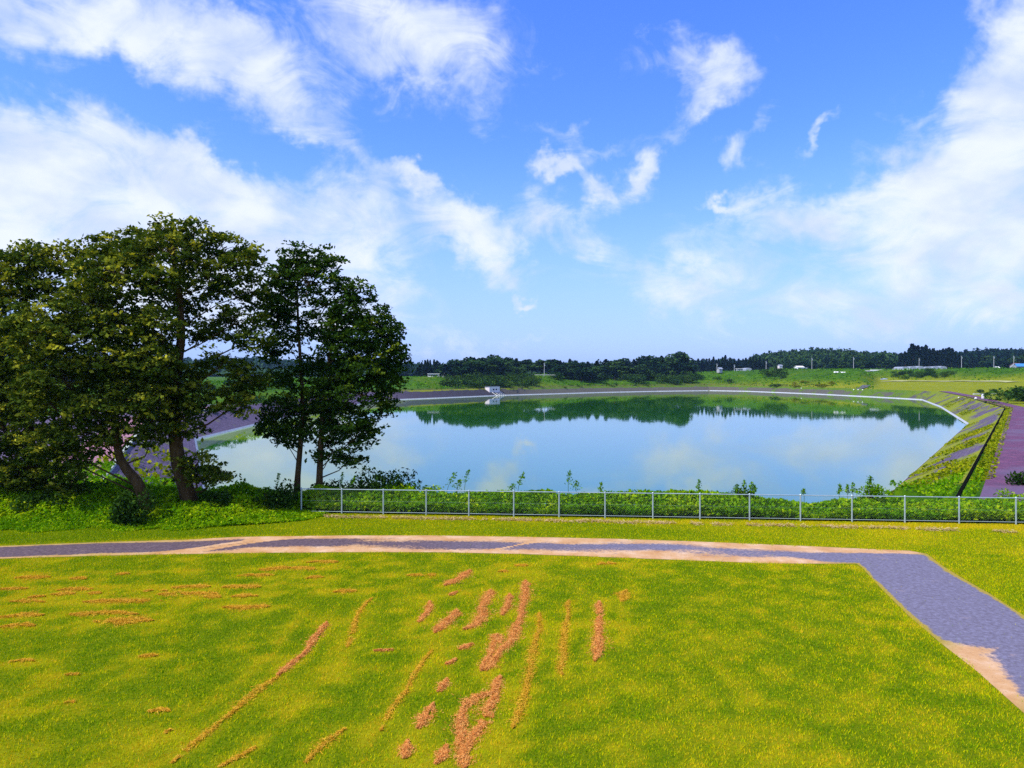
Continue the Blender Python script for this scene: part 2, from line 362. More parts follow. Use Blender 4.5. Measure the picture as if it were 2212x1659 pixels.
# ------------------------------------------------------------------ lake outline and terrain
WZ = -4.0
def W(px, py): p = onz(px, py, WZ); return (p[0], p[1])
SHORE = [(23.6, 47.5), W(2172, 955), W(2112, 915.5), W(2071, 899.5), W(2010, 896), W(1955, 893), W(1829, 886.5), W(1680, 880.5), W(1596, 879), W(1480, 880.5), W(1359, 883),
         W(1138, 889.5), W(986, 896), W(863, 901), (-53.8, 220.0), (-53.6, 155.0), (-49.6, 108.0), (-20.9, 48.4)]
SH = np.array(SHORE)
def lake_dist(x, y):
    """signed distance to the shoreline, positive on land"""
    x = np.asarray(x, float); y = np.asarray(y, float)
    best = np.full(x.shape, 1e9); inside = np.zeros(x.shape, bool)
    n = len(SH)
    for i in range(n):
        a = SH[i]; b = SH[(i + 1) % n]; ab = b - a
        t_ = np.clip(((x - a[0]) * ab[0] + (y - a[1]) * ab[1]) / (ab @ ab), 0, 1)
        best = np.minimum(best, np.hypot(x - a[0] - t_ * ab[0], y - a[1] - t_ * ab[1]))
        cr = (a[1] > y) != (b[1] > y)
        with np.errstate(divide='ignore', invalid='ignore'):
            xi = (b[0] - a[0]) * (y - a[1]) / (b[1] - a[1]) + a[0]
        inside ^= cr & (x < xi)
    return np.where(inside, -best, best)
FX = [-400, 600, 900, 1000, 1200, 1400, 1550, 1760, 1940, 2100, 2400, 3500]
FH = [3.0, 3.5, 5.3, 5.8, 7.6, 8.0, 8.7, 11.0, 10.8, 11.0, 11.0, 10.0]
CREST = -0.45
def terrain(x, y, s=None):
    x = np.asarray(x, float); y = np.asarray(y, float)
    if s is None: s = lake_dist(x, y)
    yy = np.maximum(y, 20.0); px = CX + F * x / yy
    hp = np.interp(px, FX, FH)
    one = hp * (0.86 * lstep(9, 44, s) + 0.14 * sstep(32, 62, s))
    two = 4.0 * lstep(9, 100, s) + (hp - 4.0) * sstep(96, 122, s)
    wr = sstep(1925, 1985, px)
    far = one * (1 - wr) + two * wr
    wfar = sstep(150, 250, y)
    h = CREST + far * wfar
    h = h + sstep(250, 1500, s) * 6.0 * wfar
    h = h + (vnoise(x, y, 30, 3) - .5) * 1.1 * sstep(9, 30, s) * sstep(60, 120, y) + (vnoise(x, y, 7, 5) - .5) * .5 * sstep(9, 20, s) * sstep(60, 120, y)
    # park side: level ground to the fence, a weedy slope from there to the water
    park = np.where(y < 62, 1.0, 0.0) * np.where((x > -30) & (x < 33), 1.0, 0.0)
    fence_y = 30.8 - 0.07 * (x + 10)
    slope = -4.8 * lstep(1.6, 16, y - fence_y)
    near = 1 - sstep(38, 70, np.hypot(np.maximum(np.abs(x) - 20, 0) * .8, np.maximum(y - 20, 0)))
    nearh = np.where(y < fence_y + 1.6, 0.0, np.maximum(slope, -4.8))
    out = np.where(s > 6.6, h, 0)
    rev = CREST - (6.6 - np.clip(s, 0, 6.6)) / 6.6 * (CREST - WZ) - 0.5
    out = np.where(s <= 6.6, np.where(s < 0, WZ - 1.6, rev), out)
    mid = (y < 60) & (s > 0)
    out = np.where((x > -19.5) & (x < 22.5) & (y > fence_y) & (y < 48), np.minimum(-0.05 + slope, 0), out)
    flat_w = 1 - sstep(0.5, 3, y - fence_y)
    out = np.where((y < fence_y), -0.25, out)
    out = np.where((y >= fence_y) & mid, -0.05 * flat_w + out * (1 - flat_w), out)
    return out
def hit(px, py, dmin=60, dmax=1500):
    """where the sight line through a photo pixel meets the ground"""
    ds = np.geomspace(dmin, dmax, 1500)
    x = (px - CX) / F * ds; z = CAMZ - (py - YH) / F * ds
    h = terrain(x, ds); ok = (h >= z) & (lake_dist(x, ds) > 0)
    k = np.argmax(ok) if ok.any() else np.argmin(np.abs(h - z) + 1e3 * (lake_dist(x, ds) < 8))
    return x[k], ds[k], h[k]

# ground sheet: rings around the viewpoint out to the horizon
angs = np.concatenate([np.arange(-180, -56, 4.0), np.arange(-56, 56, 0.22), np.arange(56, 180.1, 4.0)])
rads = np.concatenate([[0.5, 10, 20], np.geomspace(27, 9000, 380)])
A_, R_ = np.meshgrid(np.radians(angs), rads, indexing='ij')
GX = R_ * np.sin(A_); GY = R_ * np.cos(A_)
S_ = lake_dist(GX.ravel(), GY.ravel())
GZ = terrain(GX.ravel(), GY.ravel(), S_)
na, nr = len(angs), len(rads)
idx = np.arange(na * nr).reshape(na, nr)
GF = np.stack([idx[:-1, :-1], idx[:-1, 1:], idx[1:, 1:], idx[1:, :-1]], -1).reshape(-1, 4)[:, ::-1]
gpx = CX + F * GX.ravel() / np.maximum(GY.ravel(), 1)
dry = (1 - sstep(8, 15, S_)) * sstep(240, 300, GY.ravel()) * .8
yel = sstep(1940, 1990, gpx) * (1 - sstep(95, 112, S_)) * sstep(150, 260, GY.ravel()) * .8
yel = np.maximum(yel, .75 * sstep(1500, 1950, gpx) * (1 - sstep(10, 30, S_)) * (GY.ravel() > 60))
o = mesh_obj('ground', np.stack([GX.ravel(), GY.ravel(), GZ], 1), GF, M['meadow'], tint={'dry': dry, 'yellow': yel}, smooth=True)
tag(o, kind='structure')
# water
wx, wy = np.meshgrid(np.arange(-75, 261, 5.0), np.arange(40, 521, 5.0), indexing='ij'); widx = np.arange(wx.size).reshape(wx.shape)
wf = np.stack([widx[:-1, :-1], widx[1:, :-1], widx[1:, 1:], widx[:-1, 1:]], -1).reshape(-1, 4); ws = lake_dist(wx.ravel(), wy.ravel())
far_reflection = .62 * sstep(-90, -12, ws) * sstep(250, 300, wy.ravel())  # bands along the shores where the banks' reflection is painted in
bank_reflection = sstep(-26, -3, ws) * (1 - sstep(-36, -20, wx.ravel())) * sstep(95, 115, wy.ravel())
o = mesh_obj('lake_water', np.stack([wx.ravel(), wy.ravel(), np.full(wx.size, WZ)], 1), wf, M['water'], tint={'bank_reflection': np.maximum(bank_reflection, far_reflection)}); tag(o, kind='structure')

def offset_ring(off):
    n = len(SH); out = []
    for i in range(n):
        a = SH[i - 1]; b = SH[i]; c = SH[(i + 1) % n]
        d1 = (b - a) / np.linalg.norm(b - a); d2 = (c - b) / np.linalg.norm(c - b)
        n1 = np.array((d1[1], -d1[0])); n2 = np.array((d2[1], -d2[0]))
        mm = n1 + n2; mm /= np.linalg.norm(mm); k = 1 / max(0.5, mm @ n1)
        out.append(b + mm * off * k)
    return np.array(out)
def strip(name, i0, i1, o0, z0, o1, z1, mat, step=4.0, nv=1, attrs=None, thick=None, wob=0.0, ext=0.0):
    """a band along the shore between two offsets, from shore corner i0 to i1"""
    A = offset_ring(o0); B = offset_ring(o1); n = len(SH)
    if ext:                                  # start earlier than the corner
        dv = (SH[(i0 + 1) % n] - SH[i0 % n]); dv = dv / np.linalg.norm(dv); nv_ = np.array((dv[1], -dv[0]))
        A[i0 % n] = SH[i0 % n] + nv_ * o0 - dv * ext; B[i0 % n] = SH[i0 % n] + nv_ * o1 - dv * ext
    V = []; UV = []; rows = 0; run = 0.0; info = []
    for i in range(i0, i1):
        a0, a1, b0, b1 = A[i % n], A[(i + 1) % n], B[i % n], B[(i + 1) % n]
        ln = np.linalg.norm(SH[(i + 1) % n] - SH[i % n]); k = max(1, int(ln / step))
        for j in range(k + (1 if i == i1 - 1 else 0)):
            t_ = j / k
            for q in range(nv + 1):
                w = q / nv; p = (a0 * (1 - t_) + a1 * t_) * (1 - w) + (b0 * (1 - t_) + b1 * t_) * w
                wz = 0
                if wob: wz = wob * (vnoise(p[0], p[1], 2.0, 9) - .5) * (0 < w < 1)
                V.append((p[0], p[1], z0 * (1 - w) + z1 * w + wz)); UV.append((run + t_ * ln, w * abs(o1 - o0) * 1.1)); info.append((i + t_, w))
            rows += 1
        run += ln
    Fc = []; m_ = nv + 1
    for r in range(rows - 1):
        for q in range(nv): Fc.append((r * m_ + q, (r + 1) * m_ + q, (r + 1) * m_ + q + 1, r * m_ + q + 1))
    if thick:
        b = len(V); V += [(x, y, z - thick) for x, y, z in V]; UV += UV; info += info
        for r in range(rows - 1):
            Fc.append((r * m_, r * m_ + b, (r + 1) * m_ + b, (r + 1) * m_)); q = nv
            Fc.append((r * m_ + q, (r + 1) * m_ + q, (r + 1) * m_ + q + b, r * m_ + q + b))
    me = raw_mesh(name, V, Fc, mat, tint=(attrs(np.array(V), info) if attrs else None))
    ul = me.uv_layers.new(name='UVMap')
    for lp in me.loops: ul.data[lp.index].uv = UV[lp.vertex_index]
    return link(name, me)
NS = len(SH)
tag(strip('shore_kerb', 0, NS - 1, -0.25, WZ - .5, 0.62, WZ + .30, M['kerb'], step=3, nv=2), kind='structure')
def rev_attr(V, info):
    ii = np.array([a for a, b in info]) % NS; w = np.array([b for a, b in info])
    over = np.interp(ii, [0, 1, 3, 4, 6, 8, 11, 12, 13, 17, 18], [.66, .60, .60, .5, .30, .22, .10, .12, .14, .22, .4])
    over = over + .55 * (w > .70) * (ii > 3.5) * (ii < 11.2) + .5 * (w > .86) * (ii >= 11.2) * (ii < 13)
    over = over + 0.18 * (w > .93) - .12 * (w * (ii < 2) > .4)
    dull = np.interp(ii, [0, 1, 3, 4, 10, 11, 11.6, 12.5, 13, 18], [.0, .1, .6, .9, .9, 1, 1, .7, 0, 0])
    return {'over': over, 'dull': dull, 'pale': np.interp(ii, [0, 2.5, 4, 10.6, 11.2, 18], [0, .2, .9, .9, 0, 0])}
tag(strip('stone_bank', 0, NS - 1, 0.62, WZ + .26, 6.62, CREST + .02, M['stone'], step=2.5, nv=8, attrs=rev_attr, wob=.12), kind='structure')
# right bank: drain, verge, red track; left bank: pale drain and pink track
tag(strip('drain_channel', 0, 3, 6.62, CREST + .07, 6.80, CREST + .07, M['drain'], nv=1, thick=.3, ext=8), kind='structure')
tag(strip('red_track', 0, 1, 7.7, CREST + .10, 9.9, CREST + .10, M['track'], nv=3, ext=9), kind='structure')
tag(strip('red_track', 1, 3, 6.95, CREST + .106, 10.5, CREST + .106, M['track'], nv=3), kind='structure')
o = strip('stone_ground', 15, 17, 11.0, CREST + .06, 24, CREST + .2, M['stone'], nv=4, attrs=lambda V, i: {'over': np.full(len(V), .15), 'dull': np.zeros(len(V))}); tag(o, kind='structure')
tag(strip('pink_track', 15, 17, 7.2, CREST + .12, 10.9, CREST + .12, M['pink'], nv=2), kind='structure')
tag(strip('track_kerb', 15, 17, 6.62, CREST + .22, 6.9, CREST + .22, M['pale_kerb'], nv=1, thick=.5), kind='structure')
tag(strip('track_edging', 15, 17, 10.92, CREST + .2, 11.1, CREST + .2, M['pale_kerb'], nv=1, thick=.4), kind='structure')

def ribbon(name, pts, width, mat, lift=.12):
    """a path laid on the terrain along photo pixels"""
    P = [np.array(hit(*p)) for p in pts]; V = []; Fc = []
    Q = []
    for a, b in zip(P[:-1], P[1:]):
        for t_ in np.linspace(0, 1, 12, endpoint=False): Q.append(a * (1 - t_) + b * t_)
    Q.append(P[-1]); Q = np.array(Q)
    for i in range(len(Q)):
        d = Q[min(i + 1, len(Q) - 1)] - Q[max(i - 1, 0)]; d = d[:2] / np.linalg.norm(d[:2]); nrm = np.array((-d[1], d[0]))
        for s_ in (-1, 0, 1):
            p = Q[i][:2] + nrm * s_ * width / 2; V.append((p[0], p[1], float(terrain(*p)) + lift))
    for i in range(len(Q) - 1):
        for q in range(2): Fc.append((i * 3 + q, i * 3 + q + 1, i * 3 + 4 + q, i * 3 + 3 + q))
    return tag(mesh_obj(name, V, Fc, mat), kind='structure')
M['stone_grey'] = simple('worn_asphalt', (.09, .09, .10), 1, .2, .3)
M['dirt'] = simple('pale_dirt', (.36, .36, .14), 1, .2, .2)
ribbon('dirt_track', [(1992, 858.5), (2120, 858.5), (2280, 860)], 9, M['dirt'], .25)
ribbon('ramp_road', [(1932, 878.5), (1942, 873), (1950, 868)], 4.2, M['stone_grey'], .3)

# ------------------------------------------------------------------ lawn and path
def poly_in(x, y, P):
    ins = np.zeros(np.shape(x), bool)
    for i in range(len(P)):
        a = P[i]; b = P[(i + 1) % len(P)]
        cr = (a[1] > y) != (b[1] > y)
        with np.errstate(divide='ignore', invalid='ignore'): ins ^= cr & (x < (b[0] - a[0]) * (y - a[1]) / (b[1] - a[1]) + a[0])
    return ins
UP = [(-420, 1199), (0, 1180), (200, 1172), (400, 1166), (520, 1160), (740, 1157), (940, 1157), (1130, 1160), (1320, 1164), (1500, 1170), (1700, 1178), (1850, 1185), (1965, 1190), (2003, 1197), (2035, 1222), (2075, 1247), (2140, 1284), (2212, 1330), (2420, 1455), (2700, 1640)]
LO = [(-420, 1232), (0, 1207), (200, 1201), (400, 1197), (520, 1195), (740, 1193), (940, 1193), (1130, 1197), (1320, 1204), (1500, 1211), (1650, 1217), (1770, 1218), (1850, 1218), (1862, 1226), (1900, 1268), (1960, 1328), (2030, 1388), (2110, 1450), (2250, 1575), (2420, 1740)]
# width of the sandy margins (share of the path's width) on the far and on the near side
SU = [.08, .10, .08, .11, .16, .24, .30, .27, .24, .22, .26, .28, .20, .06, .04, .04, .05, .06, .05, .05]
SLo = [.10, .12, .10, .14, .20, .28, .28, .25, .28, .36, .30, .12, .05, .03, .04, .03, .06, .22, .06, .05]
UPw = np.array([D(*p)[:2] for p in UP]); LOw = np.array([D(*p)[:2] for p in LO])
go = LOw[-1] - LOw[-2]; go = go / np.linalg.norm(go) * 16      # the branch runs on past the viewpoint
UPw = np.concatenate([UPw, [UPw[-1] + go]]); LOw = np.concatenate([LOw, [LOw[-1] + go]]); SU.append(.05); SLo.append(.05)
V = []; sand = []; thin = []; Fc = []; NC = 16; nn = 0
CRACK = [(D(448, 1182), .9, .30), (D(532, 1176), .8, .16), (D(1122, 1178), .95, .12), (D(490, 1180), .6, .14)]
for i in range(len(UPw) - 1):
    k = 24
    for j in range(k + (1 if i == len(UPw) - 2 else 0)):
        t_ = j / k; a = UPw[i] * (1 - t_) + UPw[i + 1] * t_; b = LOw[i] * (1 - t_) + LOw[i + 1] * t_
        su = SU[i] * (1 - t_) + SU[i + 1] * t_; sl_ = SLo[i] * (1 - t_) + SLo[i + 1] * t_
        for q in range(NC + 1):
            w = q / NC; p = a * (1 - w) + b * w
            V.append((p[0], p[1], 0.006 + .012 * math.sin(w * math.pi)))
            e = max(1 - w / max(2 * su, .01), 1 - (1 - w) / max(2 * sl_, .01), 0.0)
            thin.append(1.0 - min(1, max(0, ((su if w < .5 else sl_) - .06) / .08))); sand.append(min(1.0, max(0, e) * 1.0 + .03 + sum(q_[1] * math.exp(-((p[0] - q_[0][0] - 1.3 * (p[1] - q_[0][1])) / q_[2]) ** 2) for q_ in CRACK)))
        nn += 1
for r in range(nn - 1):
    for q in range(NC): Fc.append((r * (NC + 1) + q, r * (NC + 1) + q + 1, (r + 1) * (NC + 1) + q + 1, (r + 1) * (NC + 1) + q))
# grass strips growing across the path
sand = np.array(sand)
tag(mesh_obj('path', V, Fc, M['path'], tint={'sand': sand, 'thin': np.array(thin), 'brown': .9 * (1 - sstep(-6, 6, np.array(V)[:, 0]))}, smooth=True), kind='structure')
PATH = np.concatenate([UPw, LOw[::-1]])
def fence_y(x): return 30.75 - 0.076 * (x + 9.6)

ROWS = [
 ([(1138, 1255), (1130, 1325), (1100, 1385), (1078, 1410), (1050, 1450)], .17, 'longest thick red brown clippings row down the middle of the lawn', 'straw'),
 ([(1078, 1462), (1068, 1500), (1040, 1503), (1006, 1528), (1000, 1570), (1003, 1612), (998, 1662)], .17, 'widest red brown clippings heap at the bottom of the lawn', 'straw'),
 ([(1070, 1500), (1054, 1540), (1040, 1566), (1016, 1600), (1004, 1640)], .16, 'loose clippings strand along the right side of the widest heap', 'straw'),
 ([(966, 1612), (958, 1630), (946, 1652)], .18, 'fat clippings tuft touching the lower left of the widest heap', 'straw'),
 ([(1085, 1392), (1072, 1372), (1060, 1412), (1040, 1450)], .14, 'short side strand of clippings looping off the longest thick row', 'straw'),
 ([(1057, 1275), (1040, 1318), (1032, 1350), (1005, 1362)], .20, 'hook shaped clippings row just left of the longest thick row', 'straw'),
 ([(988, 1318), (965, 1340), (945, 1368)], .22, 'short fat clippings row left of the hook shaped row', 'straw'),
 ([(930, 1300), (928, 1320), (905, 1345)], .16, 'thin bent clippings row, last fat one before the open grass', 'straw'),
 ([(1013, 1232), (990, 1248), (958, 1265)], .26, 'slanting clippings wisp nearest the path in mid lawn', 'straw'),
 ([(990, 1280), (972, 1287)], .26, 'small clippings tuft below the slanting wisp', 'straw'),
 ([(1102, 1284), (1096, 1300), (1086, 1330)], .14, 'little clippings strip between the hook row and the longest row', 'straw'),
 ([(1020, 1392), (995, 1405)], .20, 'upper one of two round clippings tufts in mid lawn', 'straw'),
 ([(985, 1425), (962, 1436)], .20, 'lower one of two round clippings tufts in mid lawn', 'straw'),
 ([(965, 1468), (955, 1482), (940, 1495)], .18, 'clippings tuft under the two round tufts', 'straw'),
 ([(940, 1522), (925, 1545), (902, 1575)], .18, 'leaning clippings tuft left of the widest heap', 'straw'),
 ([(878, 1602), (868, 1640)], .20, 'lowest separate clippings tuft near the lower frame edge', 'straw'),
 ([(1168, 1325), (1165, 1360), (1150, 1420), (1135, 1490), (1108, 1575)], .12, 'faint thin clippings row right beside the longest thick row', 'straw_pale'),
 ([(1232, 1298), (1222, 1350), (1215, 1400), (1214, 1460)], .13, 'faded upright clippings row second from the open grass on its right', 'straw_pale'),
 ([(1296, 1300), (1292, 1345), (1292, 1385), (1285, 1430)], .15, 'upright clippings row farthest to the right with a dense dark top', 'straw'),
 ([(1350, 1275), (1340, 1300)], .30, 'pale flat clippings patch beyond the farthest right row', 'straw_pale'),
 ([(702, 1345), (690, 1370), (655, 1415), (600, 1462)], .15, 'upper half of the long slanting clippings row', 'straw'),
 ([(600, 1462), (540, 1508), (480, 1558), (425, 1605), (372, 1650)], .13, 'lower half of the long slanting clippings row', 'straw_pale'),
 ([(803, 1293), (775, 1325), (770, 1345), (748, 1400)], .11, 'thin curved clippings row above the open green patch', 'straw_pale'),
 ([(935, 1405), (905, 1440), (875, 1495), (845, 1535), (820, 1580)], .10, 'thin straggling clippings row left of the round tufts', 'straw_pale'),
 ([(742, 1575), (705, 1605), (660, 1650)], .12, 'short slanting clippings row near the lower edge', 'straw_pale'),
 ([(550, 1615), (510, 1640), (475, 1659)], .12, 'clippings row cut by the lower edge beside the long slanting row', 'straw_pale'),
 ([(372, 1578), (360, 1586)], .16, 'lone orange clippings tuft above the foot of the long slanting row', 'straw_pale'),
 ([(808, 1408), (850, 1405)], .12, 'small level clippings wisp between the two thin rows', 'straw'),
]
STREAK = [((510, 590), 1245), ((480, 565), 1267), ((180, 350), 1299), ((0, 90), 1332), ((150, 300), 1327), ((480, 580), 1313), ((720, 770), 1278), ((20, 100), 1300), ((60, 95), 1290), ((110, 160), 1284), ((190, 220), 1282), ((250, 280), 1240), ((30, 100), 1250),
          ((310, 360), 1277), ((340, 470), 1284), ((560, 700), 1229), ((440, 480), 1290), ((660, 700), 1248), ((120, 200), 1275), ((0, 60), 1272), ((230, 290), 1345), ((0, 70), 1355), ((370, 450), 1270), ((500, 560), 1286), ((880, 960), 1243), ((660, 730), 1215), ((150, 190), 1250), ((1290, 1330), 1220), ((1075, 1100), 1234), ((1115, 1140), 1223), ((20, 80), 1430), ((200, 330), 1342), ((300, 340), 1418), ((140, 175), 1460), ((320, 370), 1535), ((140, 160), 1520)]
FAINT = [([(650, 1330), (600, 1400), (520, 1470)], .2), ([(770, 1400), (700, 1470), (640, 1530), (560, 1600), (500, 1659)], .3), ([(560, 1500), (420, 1600), (330, 1659)], .3), ([(480, 1500), (300, 1620), (200, 1659)], .25), ([(900, 1440), (860, 1500), (800, 1600)], .25), ([(1100, 1560), (1060, 1659)], .5), ([(1345, 1290), (1340, 1390)], .25), ([(0, 1360), (300, 1350)], .3), ([(0, 1240), (560, 1232)], .3), ([(0, 1310), (400, 1300)], .3), ([(100, 1270), (700, 1262)], .3)]
def row_trace(x, y):
    """thin straw left between and beside the rows"""
    out = np.zeros_like(x)
    for pts, w in [(p, .22) for p, *_ in ROWS] + [(p, w_ * .6) for p, w_ in FAINT] + [([(a_ - 25, yy), (b_ + 25, yy)], .28) for (a_, b_), yy in STREAK]:
        P = np.array([D(*p)[:2] for p in pts])
        if len(P) == 1: P = np.array([P[0], P[0] + .05])
        for a, b in zip(P[:-1], P[1:]):
            m_ = (x > min(a[0], b[0]) - 1) & (x < max(a[0], b[0]) + 1) & (y > min(a[1], b[1]) - 1) & (y < max(a[1], b[1]) + 1)
            if not m_.any(): continue
            ab = b - a; t_ = np.clip(((x[m_] - a[0]) * ab[0] + (y[m_] - a[1]) * ab[1]) / (ab @ ab), 0, 1)
            dd_ = np.hypot(x[m_] - a[0] - t_ * ab[0], y[m_] - a[1] - t_ * ab[1])
            out[m_] = np.maximum(out[m_], np.exp(-(dd_ / w) ** 2))
    return out * (.35 + 1.0 * vnoise(x, y, .5, 77))
def edge_dist(x, y):
    out = np.full_like(x, 9.0)
    for Q in (UPw, LOw):
        for a, b in zip(Q[:-1], Q[1:]):
            m_ = (x > min(a[0], b[0]) - 1.2) & (x < max(a[0], b[0]) + 1.2) & (y > min(a[1], b[1]) - 1.2) & (y < max(a[1], b[1]) + 1.2)
            if not m_.any(): continue
            ab = b - a; t_ = np.clip(((x[m_] - a[0]) * ab[0] + (y[m_] - a[1]) * ab[1]) / (ab @ ab), 0, 1)
            out[m_] = np.minimum(out[m_], np.hypot(x[m_] - a[0] - t_ * ab[0], y[m_] - a[1] - t_ * ab[1]))
    return out
def lawn_dry(x, y):
    """0 green .. 1 straw: real patches of dry and green grass"""
    n = vnoise(x, y, 1.6, 21, 4); f = vnoise(x, y, 9, 23, 2)
    d = 0.475 + (vnoise(x, y, .5, 21, 3) - .5) * .85 + (vnoise(x, y, 2.2, 22, 2) - .5) * .28 + (f - .5) * .16 + (vnoise(x, y, .17, 25, 2) - .5) * .55
    mow = np.sin((x * .93 + y * .36) * 3.1 + 2 * vnoise(x, y, 4, 29)) * .05 * (x < 1)
    d = d + mow
    d = d + .40 * row_trace(x, y)
    ypath = np.interp(x, UPw[:13, 0], UPw[:13, 1])
    beyond = (y > ypath - .5)
    b = 0.44 + (vnoise(x * .5, y, 1.5, 31, 4) - .5) * .55 + .16 * sstep(2, 14, x)
    b = np.where(x < -9, b - .30 * sstep(-9, -13, x) , b)
    # worn, dry foot of the fence
    b = b + .32 * (1 - sstep(.1, .8, np.abs(fence_y(x) - .55 - y + (vnoise(x, y, .7, 5) - .5) * .7))) * (x > -7)
    d = np.where(beyond, b, d)
    rx = (x > np.interp(y, UPw[13:, 1][::-1], UPw[13:, 0][::-1]) - .3) & (y < 23)
    d = np.where(rx, .50 + (n - .5) * .5, d)
    d = np.maximum(d, (.62 + .5 * (vnoise(x, y, .3, 83, 2) - .5)) * np.exp(-(np.maximum(edge_dist(x, y) - .05, 0) / (.12 + .5 * vnoise(x, y, 1.1, 85))) ** 2))
    return np.clip(d, 0, 1)
gx = np.arange(-46, 46.1, .3); gy = np.arange(-12, 33.5, .3)
XX, YY = np.meshgrid(gx, gy, indexing='ij')
YY = np.where(YY > fence_y(XX) + .15, fence_y(XX) + .15, YY)
dd = lawn_dry(XX.ravel(), YY.ravel())
idx = np.arange(XX.size).reshape(XX.shape)
LF = np.stack([idx[:-1, :-1], idx[1:, :-1], idx[1:, 1:], idx[:-1, 1:]], -1).reshape(-1, 4)
tag(mesh_obj('lawn', np.stack([XX.ravel(), YY.ravel(), np.zeros(XX.size)], 1), LF, M['lawn'], tint={'dry': sstep(.35, .95, dd)}, smooth=True), kind='structure')

def blades(n, dens_fn, hgt, wid, seed):
    r = np.random.default_rng(seed)
    y = 8.0 + (31.5 - 8.0) * r.random(n) ** 0.85; x = (r.random(n) * 2 - 1) * (y * .88 + 3.0)
    keep = y < fence_y(x)
    jit = (vnoise(x, y, .35, 41) - .5) * .7
    inp = poly_in(x + jit * .6, y + jit, PATH)
    keep &= ~inp | (r.random(n) < .012)
    x = x[keep]; y = y[keep]; n = len(x)
    a = r.random(n) * 2 * np.pi; h = hgt * (.55 + .9 * r.random(n)) * (.8 + .5 * vnoise(x, y, 1.2, 51)); w = wid * (.6 + .8 * r.random(n)) * (.75 + y / 40)
    lean = .9 * h * r.random(n); la = r.random(n) * 2 * np.pi
    dx = np.cos(a) * w / 2; dy = np.sin(a) * w / 2; z0 = np.full(n, -.005)
    V = np.empty((n, 3, 3), np.float32)
    V[:, 0] = np.stack([x - dx, y - dy, z0], 1); V[:, 1] = np.stack([x + dx, y + dy, z0], 1)
    V[:, 2] = np.stack([x + np.cos(la) * lean, y + np.sin(la) * lean, h], 1)
    tint = np.clip(lawn_dry(x, y) + (r.random(n) - .5) * .80, 0, 1)
    return V.reshape(-1, 3), np.arange(n * 3).reshape(-1, 3), tint
V, Fb, tb = blades(880000, None, .038, .012, 3)
tag(mesh_obj('lawn_grass', V, Fb, M['grass_blade'], tint=tb), 'short yellow green lawn grass mown around the grey path', 'grass', kind='stuff')

# dry clippings left by the mower
def straws(pts, width, dens, hgt, seed, ln=.075, wd=.0042, ragged=.5):
    r = np.random.default_rng(seed); P = np.array([D(*p)[:2] for p in pts]); Vs = []
    if len(P) == 1: P = np.array([P[0] - [.05, .1], P[0] + [.05, .1]])
    segl = [np.linalg.norm(b - a) for a, b in zip(P[:-1], P[1:])]; lens_ = np.concatenate([[0], np.cumsum(segl)]); tot = lens_[-1]; off_ = lambda g: g * .3
    for k0, (a, b) in enumerate(zip(P[:-1], P[1:])):
        l_ = np.linalg.norm(b - a); n = max(30, int(l_ * width * dens)); t_ = r.random(n)
        d = (b - a) / max(l_, 1e-6); nr_ = np.array((-d[1], d[0]))
        c = a + np.outer(t_, b - a); g = r.normal(size=n) * .42 * np.where(r.random(n) < .2, 2.1, 1.0)
        wv = width * (.15 + 1.5 * vnoise(c[:, 0], c[:, 1], .5, seed))
        u_ = (lens_[k0] + t_ * l_) / tot; tap = np.minimum(1, np.minimum(u_, 1 - u_) * tot / .35 + .12)
        keepn = (.65 * vnoise(c[:, 0], c[:, 1], .45, seed + 3) + .35 * vnoise(c[:, 0] + off_(g), c[:, 1], .13, seed + 5)) > ragged * .62 * (1.25 - .25 * tap) + .05 * np.abs(g)
        off = g * wv * tap + (vnoise(c[:, 0], c[:, 1], .8, seed + 7) - .5) * width * 1.4
        c = c + nr_ * off[:, None]; z = hgt * np.exp(-(g * 1.6) ** 2) * r.random(n) + .02
        c = c[keepn]; z = z[keepn]; n = len(c)
        if n == 0: continue
        an = r.random(n) * 2 * np.pi; ti = (r.random(n) - .5) * .9; L_ = ln * (.5 + r.random(n))
        dv = np.stack([np.cos(an) * np.cos(ti), np.sin(an) * np.cos(ti), np.sin(ti)], 1) * (L_ / 2)[:, None]
        sv = np.stack([-np.sin(an), np.cos(an), r.normal(size=n) * .5], 1) * wd
        cc = np.stack([c[:, 0], c[:, 1], z], 1)
        q = np.stack([cc - dv - sv, cc - dv + sv, cc + dv + sv, cc + dv - sv], 1); q[:, :, 2] = np.maximum(q[:, :, 2], .006)
        Vs.append(q.reshape(-1, 3))
    if not Vs: return np.zeros((0, 3)), None, np.zeros(0)
    V = np.concatenate(Vs); n = len(V) // 4
    return V, np.arange(n * 4).reshape(-1, 4), r.random(n)
for k, (pts, w, lab, mt) in enumerate(ROWS):
    fine = mt == 'straw_pale'
    V, Fs, ts = straws(pts, w * .82, 9500 if not fine else 4500, .026 if not fine else .018, 100 + k, ln=.06, wd=.0032, ragged=(.46 if k in (0, 1, 2) else .40) if not fine else .46)
    tag(mesh_obj('grass_clippings', V, Fs, M[mt], tint=ts), lab, 'clippings', 'rows of dry mown grass left on the lawn')
Vs = []; Ts = []
for k, ((x0, x1), yv) in enumerate(STREAK):
    V, _, ts = straws([(x0, yv + 1.5), ((x0 + x1) / 2, yv - 1.5), (x1, yv)], (.24 if yv < 1360 else .15), 4600, .02, 300 + k, ln=.065, wd=.0034, ragged=.52)
    Vs.append(V); Ts.append(ts)
V = np.concatenate(Vs)
tag(mesh_obj('scattered_clippings', V, np.arange(len(V)).reshape(-1, 4), M['straw_pale'], tint=np.concatenate(Ts)), 'orange wisps of dry grass strewn over the far left of the lawn', 'clippings', kind='stuff')

